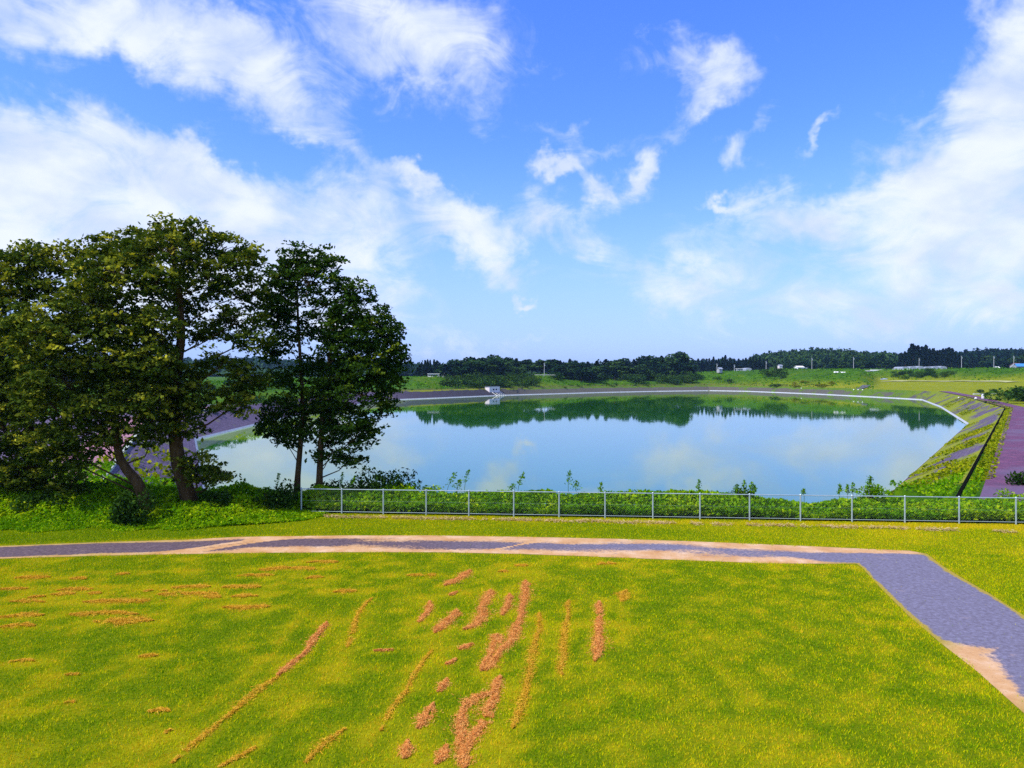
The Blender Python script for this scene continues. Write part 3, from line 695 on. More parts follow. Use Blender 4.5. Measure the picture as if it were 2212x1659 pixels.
# ------------------------------------------------------------------ foliage tools
def leaves(Cn, size, seed, flat=.55, asp=.55, up=(0, 0, 1)):
    """one pointed leaf at each centre; flat = how much the leaves face upward"""
    r = np.random.default_rng(seed); n = len(Cn)
    nrm = r.normal(size=(n, 3)); nrm /= np.linalg.norm(nrm, axis=1)[:, None]
    nrm = nrm * (1 - flat) + np.array(up) * flat; nrm /= np.linalg.norm(nrm, axis=1)[:, None]
    d = r.normal(size=(n, 3)); d -= nrm * (d * nrm).sum(1)[:, None]; d /= np.linalg.norm(d, axis=1)[:, None] + 1e-9
    w = np.cross(nrm, d); sz = (size * (.45 + 1.1 * r.random(n)))[:, None]
    Q = np.stack([Cn - d * sz * .5, Cn + w * sz * asp * .5 - nrm * sz * .08, Cn + d * sz * .5 - nrm * sz * .12, Cn - w * sz * asp * .5 - nrm * sz * .08], 1)
    return Q.reshape(-1, 3).astype(np.float32), np.arange(n * 4).reshape(-1, 4)
def in_ball(n, r, shell=.5):
    d = r.normal(size=(n, 3)); d /= np.linalg.norm(d, axis=1)[:, None]
    return d * (shell + (1 - shell) * r.random(n) ** .6)[:, None]

def big_tree(name, label, trunk_px, rad, lobes, depth, leafm, seed, dens=1.0, leaf=.175, gap=.30, sun_t=.6):
    """trunk_px: photo pixels up the trunk; lobes: (px, py, rx, ry, depth offset) in photo pixels"""
    r = np.random.default_rng(seed); k = depth / F
    base = at(*trunk_px[0], depth); root = empty(name, tuple(base)); tag(root, label, 'tree')
    T = [Vector(at(*p, depth + (0.12 * math.sin(i * 2.1) if i else 0)) - base) for i, p in enumerate(trunk_px)]
    T[0].z -= .25; mb = MB(); nT = len(T)
    rr = [rad * (1.35 if i == 0 else 1.0) * (1 - .80 * (i / (nT - 1)) ** 1.1) for i in range(nT)]
    mb.tube(T, rr, 10)
    Lc = []; Tt = []
    tz = np.array([p.z for p in T])
    for li, (px, py, rx, ry, dz) in enumerate(lobes):
        c = np.array(at(px, py, depth)) - base; c[1] += dz; c = Vector(c)
        rx *= 1.04; ry *= 1.08
        R3 = np.array((rx * k, max(rx, ry) * k * .9, ry * k))
        # a limb from the trunk to the middle of the lobe
        zt = min(max(c.z - .55 * math.hypot(c.x - T[0].x, dz) * .5 - 1.0, tz[1] * .9), tz[-1])
        f = np.interp(zt, tz, np.arange(nT)); i0 = int(min(f, nT - 2)); s0 = T[i0].lerp(T[i0 + 1], f - i0)
        r0 = max(.025, .22 * (rr[i0] + (rr[i0 + 1] - rr[i0]) * (f - i0)))
        mid = s0.lerp(c, .5) + Vector((r.normal() * .2, r.normal() * .2, -.15 + r.normal() * .15))
        mb.tube([s0, mid, c], [r0, r0 * .65, .03], 6)
        area = rx * ry * k * k
        ns = max(6, int(area * 62 * dens))
        dirs = in_ball(ns, r, .42); sc = np.array(c) + dirs * R3 * np.where((r.random(ns) < .14) & (dirs[:, 2] > -.2), 1.15 + .35 * r.random(ns), 1.0)[:, None]
        keep = vnoise(sc[:, 0] * 1.0 + 40, sc[:, 2] * 1.3 + sc[:, 1] * .7 + 90, .9, seed) > gap
        sc = sc[keep]; dirs = dirs[keep]
        for q, (s_, dv) in enumerate(zip(sc, dirs)):
            if q % 6 == 0:
                e = Vector(s_); mm = c.lerp(e, .5) + Vector((0, 0, .1)); st = mid.lerp(c, .5 + .5 * r.random())
                mb.tube([st, mm, e], [.018, .011, .005], 4, cap=False)
            m_ = int(21 + 16 * r.random()); rs = .24 + .30 * r.random()
            ang = r.random(m_) * 2 * np.pi; rad_ = rs * np.sqrt(r.random(m_))
            off = np.stack([np.cos(ang) * rad_, np.sin(ang) * rad_, -.35 * rad_ + r.normal(size=m_) * .06], 1)
            tilt = r.normal() * .25; off[:, 2] += off[:, 0] * tilt
            Lc.append(s_ + off)
            Tt.append(np.clip(.32 + .14 * dv[2] + .15 * r.normal() + .10 * r.normal(size=m_) + (sun_t * .5 if r.random() < .16 else 0), 0, 1))  # sun leaves are yellower; sunlit tops and sprays are also put into the tint
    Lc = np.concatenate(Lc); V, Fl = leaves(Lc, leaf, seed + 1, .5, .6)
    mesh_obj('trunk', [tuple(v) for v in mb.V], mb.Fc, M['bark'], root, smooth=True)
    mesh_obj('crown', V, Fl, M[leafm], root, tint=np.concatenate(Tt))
    return root

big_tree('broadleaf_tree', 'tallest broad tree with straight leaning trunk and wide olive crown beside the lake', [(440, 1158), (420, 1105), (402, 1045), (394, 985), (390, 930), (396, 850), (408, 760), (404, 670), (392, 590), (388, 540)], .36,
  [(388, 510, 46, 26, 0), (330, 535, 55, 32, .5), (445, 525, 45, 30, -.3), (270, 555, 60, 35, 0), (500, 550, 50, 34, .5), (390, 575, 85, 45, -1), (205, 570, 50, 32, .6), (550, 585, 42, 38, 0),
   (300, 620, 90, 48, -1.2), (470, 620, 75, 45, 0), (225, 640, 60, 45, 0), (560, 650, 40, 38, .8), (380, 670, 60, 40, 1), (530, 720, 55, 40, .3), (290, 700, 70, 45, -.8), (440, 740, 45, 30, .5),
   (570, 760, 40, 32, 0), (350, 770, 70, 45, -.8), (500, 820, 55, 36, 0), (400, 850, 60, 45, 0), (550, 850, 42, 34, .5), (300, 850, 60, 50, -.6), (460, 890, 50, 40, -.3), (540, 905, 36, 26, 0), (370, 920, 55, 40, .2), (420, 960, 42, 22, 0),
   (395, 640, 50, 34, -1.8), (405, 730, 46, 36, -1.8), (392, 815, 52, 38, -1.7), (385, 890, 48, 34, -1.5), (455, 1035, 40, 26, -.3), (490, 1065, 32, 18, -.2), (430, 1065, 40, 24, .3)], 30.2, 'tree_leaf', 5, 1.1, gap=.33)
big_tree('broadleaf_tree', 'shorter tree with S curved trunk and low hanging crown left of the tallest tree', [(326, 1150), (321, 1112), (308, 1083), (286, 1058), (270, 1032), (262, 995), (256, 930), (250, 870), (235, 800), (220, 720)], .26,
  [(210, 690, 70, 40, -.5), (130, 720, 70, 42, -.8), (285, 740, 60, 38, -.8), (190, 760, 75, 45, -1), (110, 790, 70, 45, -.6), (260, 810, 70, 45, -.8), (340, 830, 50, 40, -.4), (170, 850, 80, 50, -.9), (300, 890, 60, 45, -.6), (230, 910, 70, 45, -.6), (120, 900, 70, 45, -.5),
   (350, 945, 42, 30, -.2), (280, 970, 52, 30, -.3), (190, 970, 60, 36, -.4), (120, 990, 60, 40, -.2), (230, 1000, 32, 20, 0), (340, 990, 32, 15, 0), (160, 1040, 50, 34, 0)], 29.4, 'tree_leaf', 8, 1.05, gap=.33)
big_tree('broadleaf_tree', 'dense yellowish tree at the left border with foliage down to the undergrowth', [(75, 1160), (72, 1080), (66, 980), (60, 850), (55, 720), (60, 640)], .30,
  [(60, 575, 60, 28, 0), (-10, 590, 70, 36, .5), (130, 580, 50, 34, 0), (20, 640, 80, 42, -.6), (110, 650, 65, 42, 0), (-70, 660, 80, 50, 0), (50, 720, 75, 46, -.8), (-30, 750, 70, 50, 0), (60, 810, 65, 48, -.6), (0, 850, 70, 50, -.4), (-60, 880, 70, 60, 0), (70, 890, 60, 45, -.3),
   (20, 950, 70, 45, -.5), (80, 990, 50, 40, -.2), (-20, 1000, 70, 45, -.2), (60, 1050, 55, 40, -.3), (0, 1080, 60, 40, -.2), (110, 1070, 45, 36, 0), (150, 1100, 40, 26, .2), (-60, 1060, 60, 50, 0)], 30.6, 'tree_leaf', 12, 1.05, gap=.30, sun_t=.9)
big_tree('slender_tree', 'slim dark tree with thin trunk just outside the end of the fence', [(666, 1128), (670, 1070), (676, 1000), (682, 920), (678, 840), (672, 750), (668, 660), (672, 590)], .15,
  [(668, 562, 36, 24, 0), (715, 585, 40, 30, 0), (760, 600, 28, 30, .3), (640, 605, 40, 30, 0), (700, 635, 65, 36, -.4), (770, 640, 24, 30, .2), (625, 650, 36, 30, .2), (660, 685, 50, 32, -.3), (730, 690, 50, 34, .2), (620, 710, 36, 34, 0), (690, 740, 32, 18, 0), (640, 770, 40, 30, .2), (600, 790, 30, 26, .3),
   (700, 815, 45, 26, .2), (650, 850, 40, 24, 0), (690, 900, 50, 30, 0), (630, 915, 44, 26, 0), (615, 960, 34, 24, .1), (660, 960, 36, 24, 0), (640, 990, 34, 12, 0)], 32.8, 'fence_tree_leaf', 17, 1.15, leaf=.17, gap=.37)
big_tree('slender_tree', 'slim dark tree with spreading right side seen through the first fence panel', [(718, 1135), (719, 1070), (722, 1000), (726, 920), (735, 840), (748, 770), (765, 700)], .17,
  [(805, 660, 34, 26, 0), (780, 695, 46, 30, 0), (840, 710, 38, 30, .2), (750, 735, 46, 30, 0), (815, 750, 55, 36, -.3), (882, 745, 26, 24, 0), (770, 785, 50, 32, -.2), (860, 790, 48, 34, 0), (895, 790, 18, 34, .2), (820, 830, 60, 36, -.4), (750, 850, 50, 36, 0), (870, 850, 38, 34, 0), (800, 885, 60, 34, -.3), (850, 905, 36, 26, .2), (735, 910, 44, 34, .2),
   (780, 940, 60, 32, -.2), (835, 955, 26, 22, 0), (720, 970, 46, 28, .2), (800, 985, 42, 24, 0), (750, 1010, 46, 22, 0), (790, 1030, 32, 12, 0)], 32.4, 'fence_tree_leaf', 23, 1.25, leaf=.17, gap=.34)

def bush(name, label, px, py, d, rx, ry, seed, mat='bush_leaf', n=900, leaf=.15, z=None, cat='bush', group=None):
    """a leafy shrub: centre of its foot at photo pixel (px, py), half width and height in pixels"""
    r = np.random.default_rng(seed); k = d / F; b = at(px, py, d)
    if z is not None: b[2] = z
    Cn = []
    for q in range(6):
        c = np.array((r.normal() * rx * k * .42, r.normal() * rx * k * .3, ry * k * (.35 + .35 * r.random())))
        Cn.append(c + in_ball(n // 6, r, .35) * np.array((rx * k * .58, rx * k * .5, ry * k * .46)))
    Cn = np.concatenate(Cn); Cn[:, 2] = np.maximum(Cn[:, 2], .03)
    root = empty(name, tuple(b)); tag(root, label, cat, group)
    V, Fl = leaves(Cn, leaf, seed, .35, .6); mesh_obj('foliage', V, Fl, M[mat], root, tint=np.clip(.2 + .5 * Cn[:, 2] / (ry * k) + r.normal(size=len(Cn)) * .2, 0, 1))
    mb = MB()
    for q in range(6): mb.tube([(r.normal() * .05, r.normal() * .05, -.1), (r.normal() * rx * k * .3, r.normal() * rx * k * .25, ry * k * .7)], [.03, .01], 5)
    mb.obj('stem', M['bark'], root); return root

# ------------------------------------------------------------------ chain link fence
POSTX = [678, 769, 862.5, 959, 1055, 1156, 1258, 1361.5, 1469, 1575, 1686.5, 1801, 1917, 2036, 2158, 2286, 2420]
def post_xy(px):
    u = (px - CX) / F                        # the fence is a straight line on the ground
    a, b = 30.02, -0.076
    x = u * a / (1 - b * u); return x, a + b * x
FP = [post_xy(p) for p in POSTX]
FHt = 1.12
fe = empty('chain_link_fence', (FP[0][0], FP[0][1], 0)); tag(fe, 'galvanised chain link fence along the weedy lake side of the lawn', 'fence')
fo = np.array((FP[0][0], FP[0][1]))
for i, p in enumerate(FP):
    x, y = np.array(p) - fo; mb = MB(); w = .042
    mb.tube([(x, y, -.2), (x, y, FHt)], .033, 8); mb.tube([(x, y, FHt), (x, y, FHt + .03)], [.045, .02], 8)
    mb.obj('post', M['galv'], fe, smooth=False)
ex, ey = np.array(FP[-1]) - fo; ln = math.hypot(ex, ey); ux, uy = ex / ln, ey / ln
MB().tube([(0, 0, FHt - .02), (ex, ey, FHt - .02)], .021, 8).obj('top_rail', M['galv'], fe)
MB().tube([(0, -.0, .10), (ex, ey, .10)], .014, 6).obj('bottom_rail', M['galv'], fe)
MB().tube([(0, .03, .58), (ex, ey + .03, .58)], .0025, 4).obj('tension_wire', M['wire'], fe)
Vw = []; z0, z1 = .10, FHt - .03; hh = z1 - z0; th = .0011
for sgn in (1, -1):
    for s0 in np.arange(-hh, ln + hh, .10):
        a, b = (s0, s0 + hh * .9) if sgn > 0 else (s0 + hh * .9, s0)
        za, zb = z0, z1
        if max(a, b) > ln or min(a, b) < 0: continue
        pa = np.array((ux * a, uy * a + .012 * sgn, za)); pb = np.array((ux * b, uy * b + .012 * sgn, zb))
        off = np.array((th * 1.4, 0, 0)); of2 = np.array((0, th * 1.4, 0))
        Vw += [pa - off, pa + off, pb + off, pb - off, pa - of2, pa + of2, pb + of2, pb - of2]
Vw = np.array(Vw); mesh_obj('wire_mesh', Vw, np.arange(len(Vw)).reshape(-1, 4), M['wire'], fe)

# ------------------------------------------------------------------ undergrowth
def weeds(name, label, n, xr, yfun, hfun, seed, leaf=.13, mat='weed_leaf', tb=.42):
    r = np.random.default_rng(seed); x = xr[0] + (xr[1] - xr[0]) * r.random(n); y = yfun(x, r.random(n))
    h = hfun(x, y) * (.30 + .70 * r.random(n) ** .45); g = terrain(x, y)
    g = np.where(y < fence_y(x) + .2, 0, g)
    Cn = np.stack([x, y, g + h], 1); V, Fl = leaves(Cn, leaf, seed + 1, .45, .62)
    t_ = tb + (vnoise(x, y, .9, seed) - .5) * .8 + r.normal(size=n) * .17
    return tag(mesh_obj(name, V, Fl, M[mat], tint=np.clip(t_, 0, 1)), label, 'weeds', kind='stuff')
def hw(x, y):
    b = y - fence_y(x)
    h = .70 + .75 * (vnoise(x, y, 1.3, 61) - .5) + .55 * (vnoise(x, y, 5, 62) - .5) + .10 * sstep(6, -6, x)
    return np.maximum(.12, h * (.50 + .50 * sstep(.0, 1.1, b)))
weeds('fence_weeds', 'tangled green vines and weeds behind the chain link fence', 60000, (-10.2, 26.5), lambda x, t_: fence_y(x) + .08 + 2.6 * t_ ** 1.5, hw, 71, .165, tb=.60)
weeds('bank_weeds', 'weeds running down the bank from the fence to the water', 34000, (-42, 21), lambda x, t_: fence_y(x) + 2.4 + 15 * t_ ** 1.2, lambda x, y: .40 + .4 * (vnoise(x, y, 2.2, 66) - .5), 73, .24, tb=.36)
def hl(x, y):
    b = (y - (27.5 + .0 * x))
    return np.maximum(.03, (.03 + .95 * sstep(-.3, 3.2, b)) * (.5 + vnoise(x, y, 1.2, 81)) * (.65 + .35 * sstep(-9, -15, x)) * (.10 + .90 * sstep(-8.6, -12.0, x)))
weeds('tree_undergrowth', 'bright green creeping weeds under the trees beside the path', 72000, (-26.5, -8.3), lambda x, t_: np.interp(x, [-27, -13, -11, -9, -8], [26.6, 27.6, 28.3, 29.3, 30.6]) + (34.5 - 27.0) * t_ ** 1.2 + (vnoise(x, x * 0, 1.1, 4) - .5) * 1.3, hl, 75, .15, tb=.64)
for k, (px, py, rx, ry, lab) in enumerate([(85, 1172, 42, 52, 'dark rounded bush low in the weeds at the far left'), (285, 1190, 42, 78, 'dark tall bush in front of the S curved trunk'), (488, 1168, 42, 62, 'dark bush right of the tallest leaning trunk'),
        (625, 1158, 58, 70, 'broad dark bush against the end post of the fence'), (215, 1150, 60, 66, 'dark shrub behind the weeds between the left trees'), (35, 1140, 60, 60, 'shaded shrub at the left border under the yellowish tree')]):
    dd_ = F * CAMZ / (py - YH); bush('bush', lab, px, py, dd_ + .4, rx, ry, 400 + k, n=1500, leaf=.14, z=0)
bush('bush', 'largest dark green bush rising above the third fence panel', 850, 1150, 33.0, 78, 92, 420, n=2600, leaf=.15)
bush('bush', 'lower leafy bush sloping down right of the largest bush', 935, 1150, 32.6, 66, 62, 421, n=1700, leaf=.15, mat='weed_leaf')
bush('bush', 'dark thicket behind the first two fence panels', 745, 1160, 33.4, 75, 72, 422, n=2400, leaf=.15)

def stalk(label, px, ybase, ytop, d, seed, lean=0.0, width=9, name='tall_weed', mat='weed_leaf', n=70):
    r = np.random.default_rng(seed); b = at(px, ybase, d); k = d / F; H = (ybase - ytop) * k
    root = empty(name, tuple(b)); tag(root, label, 'weed', 'tall weeds sticking up behind the fence')
    P = [Vector((lean * k * t_ ** 1.6 + .01 * math.sin(9 * t_), 0, H * t_)) for t_ in np.linspace(0, 1, 6)]
    P[0].z = -.7
    MB().tube(P, [.014, .012, .011, .009, .007, .004], 5).obj('stem', M['stem'], root)
    t_ = .45 + .55 * r.random(n); c = np.array([P[min(4, int(v * 5))].lerp(P[min(5, int(v * 5) + 1)], v * 5 - int(v * 5)) for v in t_])
    w = width * k * (1.15 - t_)[:, None] + .02
    c = c + r.normal(size=(n, 3)) * w * np.array((.6, .6, .25))
    V, Fl = leaves(c, .11, seed, .2, .4); mesh_obj('foliage', V, Fl, M[mat], root, tint=np.clip(.35 + r.normal(size=n) * .2, 0, 1))
ST = [(1003, 1120, 1062, 22, 14, 'leafy weed arching right just past the lower leafy bush'), (1044, 1110, 1056, 12, 9, 'tall seed headed weed above the fifth fence post'), (1028, 1112, 1080, 6, 14, 'short leafy weed beside the tall seed headed one'),
      (1164, 1115, 1063, 14, 8, 'slanting weed with a feathery tip above the sixth fence post'), (1150, 1115, 1088, 4, 14, 'low bunched weed at the foot of the slanting one'), (1278, 1115, 1060, 3, 8, 'straight seed headed weed above the seventh fence post'), (1296, 1115, 1082, 0, 16, 'round topped weed right of the straight seed headed one'),
      (1350, 1118, 1085, 3, 5, 'thin bare weed stem left of the eighth fence post'), (1572, 1120, 1078, 0, 7, 'narrow upright weed on the tenth fence post'), (1657, 1120, 1090, 0, 9, 'shortest spike of the weed clump before the eleventh post'), (1674, 1122, 1080, 0, 10, 'tallest spike of the weed clump before the eleventh post'), (1689, 1122, 1085, 2, 8, 'right hand spike of the weed clump at the eleventh post'), (1697, 1122, 1092, 2, 7, 'drooping outer spike of the weed clump at the eleventh post'),
      (1809, 1122, 1100, 0, 7, 'small pointed weed at the twelfth fence post'), (1888, 1124, 1090, 1, 7, 'dark thin weed before the thirteenth fence post'), (1907, 1124, 1090, 0, 6, 'faint slim weed left of the thirteenth fence post'), (1919, 1124, 1087, 0, 8, 'brushy weed on the thirteenth fence post'), (1976, 1124, 1090, 0, 6, 'slim weed right of the conical bushy plant'),
      (622, 1108, 1065, 5, 5, 'wispy grass stem against the water left of the slim trees'), (765, 1105, 1062, 6, 5, 'wispy grass stem right of the slim trees'), (785, 1110, 1070, 14, 7, 'bent grass stem left of the largest bush'), (545, 1105, 1078, 6, 5, 'short wispy stem over the weeds right of the leaning trunk')]
for k, (px, yb, yt, ln_, w, lab) in enumerate(ST): stalk(lab, px, yb, yt, 31.8 - (px - 678) * .0012, 500 + k, ln_, w)
stalk('conical bushy plant with a pointed tip rising above the fence', 1957, 1130, 1072, 30.6, 560, 0, 14, n=220)
bush('bush', 'bright round bush around the conical plant at the fence', 1958, 1118, 30.7, 38, 28, 561, 'weed_leaf', n=420, leaf=.12)
bush('bush', 'dark leafy clump behind the eleventh fence post', 1672, 1125, 31.2, 34, 28, 562, n=380, leaf=.12)
bush('bush', 'dark shrub on the outer edge of the red track at the right border', 2304, 1108, 41, 34, 46, 563, n=900, leaf=.16)
bush('bush', 'yellow green shrub below the dark one at the right border', 2300, 1150, 36, 42, 42, 564, 'weed_leaf', n=900, leaf=.14)

# ------------------------------------------------------------------ far trees
def far_proto(kind, seed):
    """a tree 10 m tall as one mesh: trunk and leaf clumps"""
    r = np.random.default_rng(seed)
    if kind == 'cedar':
        n = 520; t_ = r.random(n) ** .75; z = .8 + 9.2 * t_; rad = 1.75 * (1 - t_) ** .75 + .12; a = r.random(n) * 2 * np.pi
        lump = .75 + .45 * vnoise(a * 1.2 + 10, z, 1.0, seed); rr_ = rad * lump * (.45 + .6 * r.random(n) ** .5)
        Cn = np.stack([np.cos(a) * rr_, np.sin(a) * rr_, z], 1); V, Fl = leaves(Cn, .75, seed, .35, .6); tt = .5 + r.normal(size=n) * .28
    else:
        Cs = []; T_ = []; nl = 11 if kind == 'broad' else 7
        for q in range(nl):
            if kind == 'broad':
                zc = 3.2 + 5.4 * r.random(); w = 2.6 * math.sin(min(1, (10.2 - zc) / 6.5) * 1.57); c = np.array((r.normal() * w * .6, r.normal() * w * .6, zc)); s_ = (1.5 + .7 * r.random()) * np.array((1, 1, .85))
            else:
                c = np.array((r.normal() * 3.2, r.normal() * 2.0, 3.0 + 3 * r.random())); s_ = (2.6 + 1.2 * r.random()) * np.array((1, 1, .8))
            n = 90; Cs.append(c + in_ball(n, r, .6) * s_); T_.append(np.clip(.5 + r.normal() * .18 + r.normal(size=n) * .2, 0, 1))
        Cn = np.concatenate(Cs); Cn[:, 2] = np.clip(Cn[:, 2], .1, 10.3); V, Fl = leaves(Cn, .95, seed, .4, .65); tt = np.concatenate(T_)
    mb = MB(); mb.tube([(0, 0, -1.0), (.05, 0, 4), (0, .05, 8.2)], [.22, .16, .04], 5, cap=False)
    b = len(V); V = np.concatenate([V, np.array([tuple(v) for v in mb.V], np.float32)]); Fm = np.array(mb.Fc) + b
    Fa = np.concatenate([Fl, Fm]); mi = np.concatenate([np.zeros(len(Fl), int), np.ones(len(Fm), int)])
    tt = np.concatenate([np.clip(tt, 0, 1), np.full(len(Fm), .2)])
    return raw_mesh(kind, V, Fa, [M['far_cedar'] if kind == 'cedar' else M['far_broad'] if kind == 'broad' else M['far_bush'], M['bark']], tint=tt, matidx=mi)
PROTO = {'broad': [far_proto('broad', 900 + i) for i in range(6)], 'cedar': [far_proto('cedar', 920 + i) for i in range(5)], 'scrub': [far_proto('scrub', 940 + i) for i in range(5)]}
NAME = {'broad': 'broadleaf_tree', 'cedar': 'conifer_tree', 'scrub': 'bush'}
CATG = {'broad': 'tree', 'cedar': 'tree', 'scrub': 'bush'}
YB = [m_.copy() for m_ in PROTO['scrub']]
for m_ in YB: m_.materials[0] = M['yellow_bush']
frng = random.Random(5)
def far_tree(kind, x, y, z, h, label, group, wide=1.0, protos=None):
    o = bpy.data.objects.new(NAME[kind], frng.choice(protos or PROTO[kind])); C.objects.link(o)
    o.location = (x, y, z - .2); s = h / 10.0; w = s * wide * frng.uniform(.88, 1.15); o.scale = (w, w, s); o.rotation_euler = (0, 0, frng.uniform(0, 6.28))
    return tag(o, label, CATG[kind], group)
_sd = {}
def shore_d(px):
    q = int(px // 8) * 8
    if q not in _sd:
        ds = np.linspace(60, 560, 1001); _sd[q] = ds[np.max(np.nonzero(lake_dist((q - CX) / F * ds, ds) < 0)[0])]
    return _sd[q]
def skyline(pts, d0, d1, step, kinds, label, group, rows=2, wide=1.0, drop=.72):
    """trees whose tops follow a skyline of photo pixels; lower rows stand in front"""
    xs = [p[0] for p in pts]; ys = [p[1] for p in pts]
    for row in range(rows):
        px = xs[0] + frng.uniform(0, step)
        while px < xs[-1]:
            d = d0 + (d1 - d0) * (1 - row / max(1, rows - .5)) + frng.uniform(-8, 8)
            if d1 < 200: d += shore_d(px)
            x = (px - CX) / F * d; g = float(terrain(x, d)); top = CAMZ - (np.interp(px, xs, ys) - YH) / F * d
            if row and 1180 < px < 1256: px += 8; continue
            h = max(2.5, (top - g) * (drop ** row) * (frng.uniform(.86, 1.03) if row == 0 else frng.uniform(.8, 1.1)))
            kd = frng.choice(kinds)
            wv = wide * min(1.6, max(.75, 11 / h)) if kd != 'cedar' else max(.9, min(1.5, 10 / h)) * wide
            far_tree(kd, x, d, g, h, label[kd] if isinstance(label, dict) else label, group[kd] if isinstance(group, dict) else group, wv)
            px += step * frng.uniform(.7, 1.3) * (1 + .25 * row)
Z1 = lambda pts: [(850 + x / 2.949, 760 + y / 2.949) for x, y in pts]
Z2 = lambda pts: [(1550 + x / 2.934, 740 + y / 2.934) for x, y in pts]
skyline(Z1([(250, 215), (280, 165), (310, 132), (370, 130), (430, 160)]), 405, 430, 7, ['cedar'], 'dark conifer in the stand left of the wooded bank behind the long white shed', 'conifers at the left end of the wooded bank', 2, 1.0, .8)
skyline(Z1([(430, 165), (490, 140), (540, 140), (620, 108), (680, 130), (740, 102), (830, 115), (880, 130), (940, 140), (1040, 140), (1120, 140), (1180, 140), (1290, 130), (1340, 150)]), 52, 92, 17, ['broad', 'broad', 'broad', 'broad', 'cedar'],
  {'broad': 'dark broadleaf tree on the wooded bank behind the pump house', 'cedar': 'dark pointed conifer among the broadleaf trees behind the pump house'}, {'broad': 'broadleaf trees behind the pump house', 'cedar': 'conifers behind the pump house'}, 3, 1.85, .78)
skyline(Z1([(1330, 152), (1380, 146), (1500, 137), (1560, 150), (1600, 130), (1660, 120), (1730, 140), (1760, 112), (1800, 98), (1850, 110), (1920, 105), (1950, 88), (2000, 85), (2045, 100), (2065, 150)]), 36, 70, 16, ['broad', 'broad', 'broad', 'cedar'],
  {'broad': 'big dark broadleaf tree in the grove at the middle of the far shore', 'cedar': 'conifer in the grove at the middle of the far shore'}, {'broad': 'broadleaf trees of the far shore grove', 'cedar': 'conifers of the far shore grove'}, 3, 1.85, .78)
def scrub(zone, n, hr, label, group, seed, kind='scrub', protos=None, wide=1.3):
    """low bushes with their feet on the ground inside a box of photo pixels"""
    for q in range(n):
        px = frng.uniform(zone[0], zone[2]); py = frng.uniform(zone[1], zone[3]); x, y, z = hit(px, py, 250, 700)
        far_tree(kind, x, y, z - .3, frng.uniform(*hr), label, group, wide, protos)
scrub((1005, 850, 1200, 874), 60, (3.5, 6.5), 'dense green bush covering the bank above the pump house', 'bushes on the bank above the pump house', 1)
scrub((1245, 838, 1440, 856), 30, (5, 8.5), 'rounded bush at the front edge of the far shore grove', 'bushes fronting the far shore grove', 2)
scrub((1430, 845, 1560, 866), 26, (4.5, 8.5), 'tall bush below the highest trees of the far shore grove', 'bushes below the highest grove trees', 3)
scrub((1262, 862, 1460, 874), 12, (1.2, 2.2), 'low bush in the grass just above the stone bank of the far shore', 'low bushes above the far stone bank', 4)
for px, py, h, w, lab in [(1744, 848, 8.5, 1.3, 'big dark bush hiding part of the road embankment'), (1729, 846, 6, 1.2, 'dark bush touching the left side of the big embankment bush'), (1757, 852, 5, 1.3, 'dark bush touching the right side of the big embankment bush'), (1752, 870, 2.6, 2.6, 'flat dark shrub on the grass slope near the water'), (1738, 870.5, 2.0, 2.2, 'flat shrub adjoining the dark one near the water'),
      (1640, 862, 4.5, 1.2, 'lone dark bush on the far bank right of the grove'), (1614, 854, 3.2, 1.4, 'dark bush between the grove and the lone bush'), (1565, 853, 4.5, 1.4, 'dark bush at the right foot of the grove'), (1578, 854, 3.4, 1.3, 'smaller dark bush at the right foot of the grove'),
      (2203, 884, 2.2, 1.2, 'small round bush left of the pale rubble strip'), (2219, 889, 1.8, 1.5, 'low bush in the middle of the pale rubble strip'), (2236, 885, 2.6, .9, 'narrow bush right of the pale rubble strip'), (2037, 853, 4, 1.4, 'bush at the foot of the embankment right of the bridge')]:
    x, y, z = hit(px, py, 150, 700); far_tree('scrub', x, y, z - .2, h, lab, None, w)
for k, (px, py, h, w) in enumerate([(2290, 902, 5, 1.5), (2306, 908, 6, 1.4), (2276, 896, 3.5, 1.3), (2325, 905, 7, 1.5)]):
    x, y, z = hit(px, py, 100, 400); far_tree('scrub', x, y, z - .3, h, 'dark bush in the thicket at the right border above the red track', 'thicket above the red track', w)
scrub((1785, 858, 1830, 872), 12, (1.2, 2.2), 'yellow flowering shrub on the grass slope near the far water', 'yellow shrubs on the slope', 5, 'scrub', YB, 1.6)
scrub((1835, 858, 1875, 874), 12, (1.2, 2.2), 'yellow shrub in the right hand patch on the slope', 'yellow shrubs of the right patch', 6, 'scrub', YB, 1.6)
scrub((2010, 838, 2140, 850), 26, (2.0, 4.2), 'green bush on the road embankment right of the bridge', 'bushes on the road embankment', 7)
# woods right of the grove
skyline(Z2([(-30, 195), (60, 190), (130, 185), (200, 180), (260, 172), (310, 185), (380, 180), (460, 178), (535, 190)]), 580, 610, 9, ['cedar'], 'dark conifer in the low wood behind the embankment houses', 'conifers in the low wood', 2, 1.15, .8)
skyline(Z2([(580, 210), (680, 198), (760, 195), (830, 205)]), 600, 640, 11, ['broad'], 'dark broadleaf tree at the foot of the wooded hill', 'broadleaf trees at the hill foot', 2, 1.2, .8)
skyline(Z2([(960, 190), (1040, 178), (1120, 178), (1190, 162), (1260, 164), (1310, 180), (1345, 205)]), 560, 600, 11, ['broad'], 'dark broadleaf tree in the copse left of the tall conifers', 'broadleaf trees left of the tall conifers', 3, 1.25, .8)
skyline(Z2([(1385, 190), (1410, 150), (1440, 110), (1490, 88), (1520, 100), (1560, 112), (1600, 112), (1635, 142), (1660, 122), (1690, 132), (1725, 122), (1750, 140), (1790, 165), (1815, 200)]), 560, 600, 8, ['cedar'], 'tall dark conifer in the stand behind the greenhouses', 'tall conifers behind the greenhouses', 3, 1.35, .84)
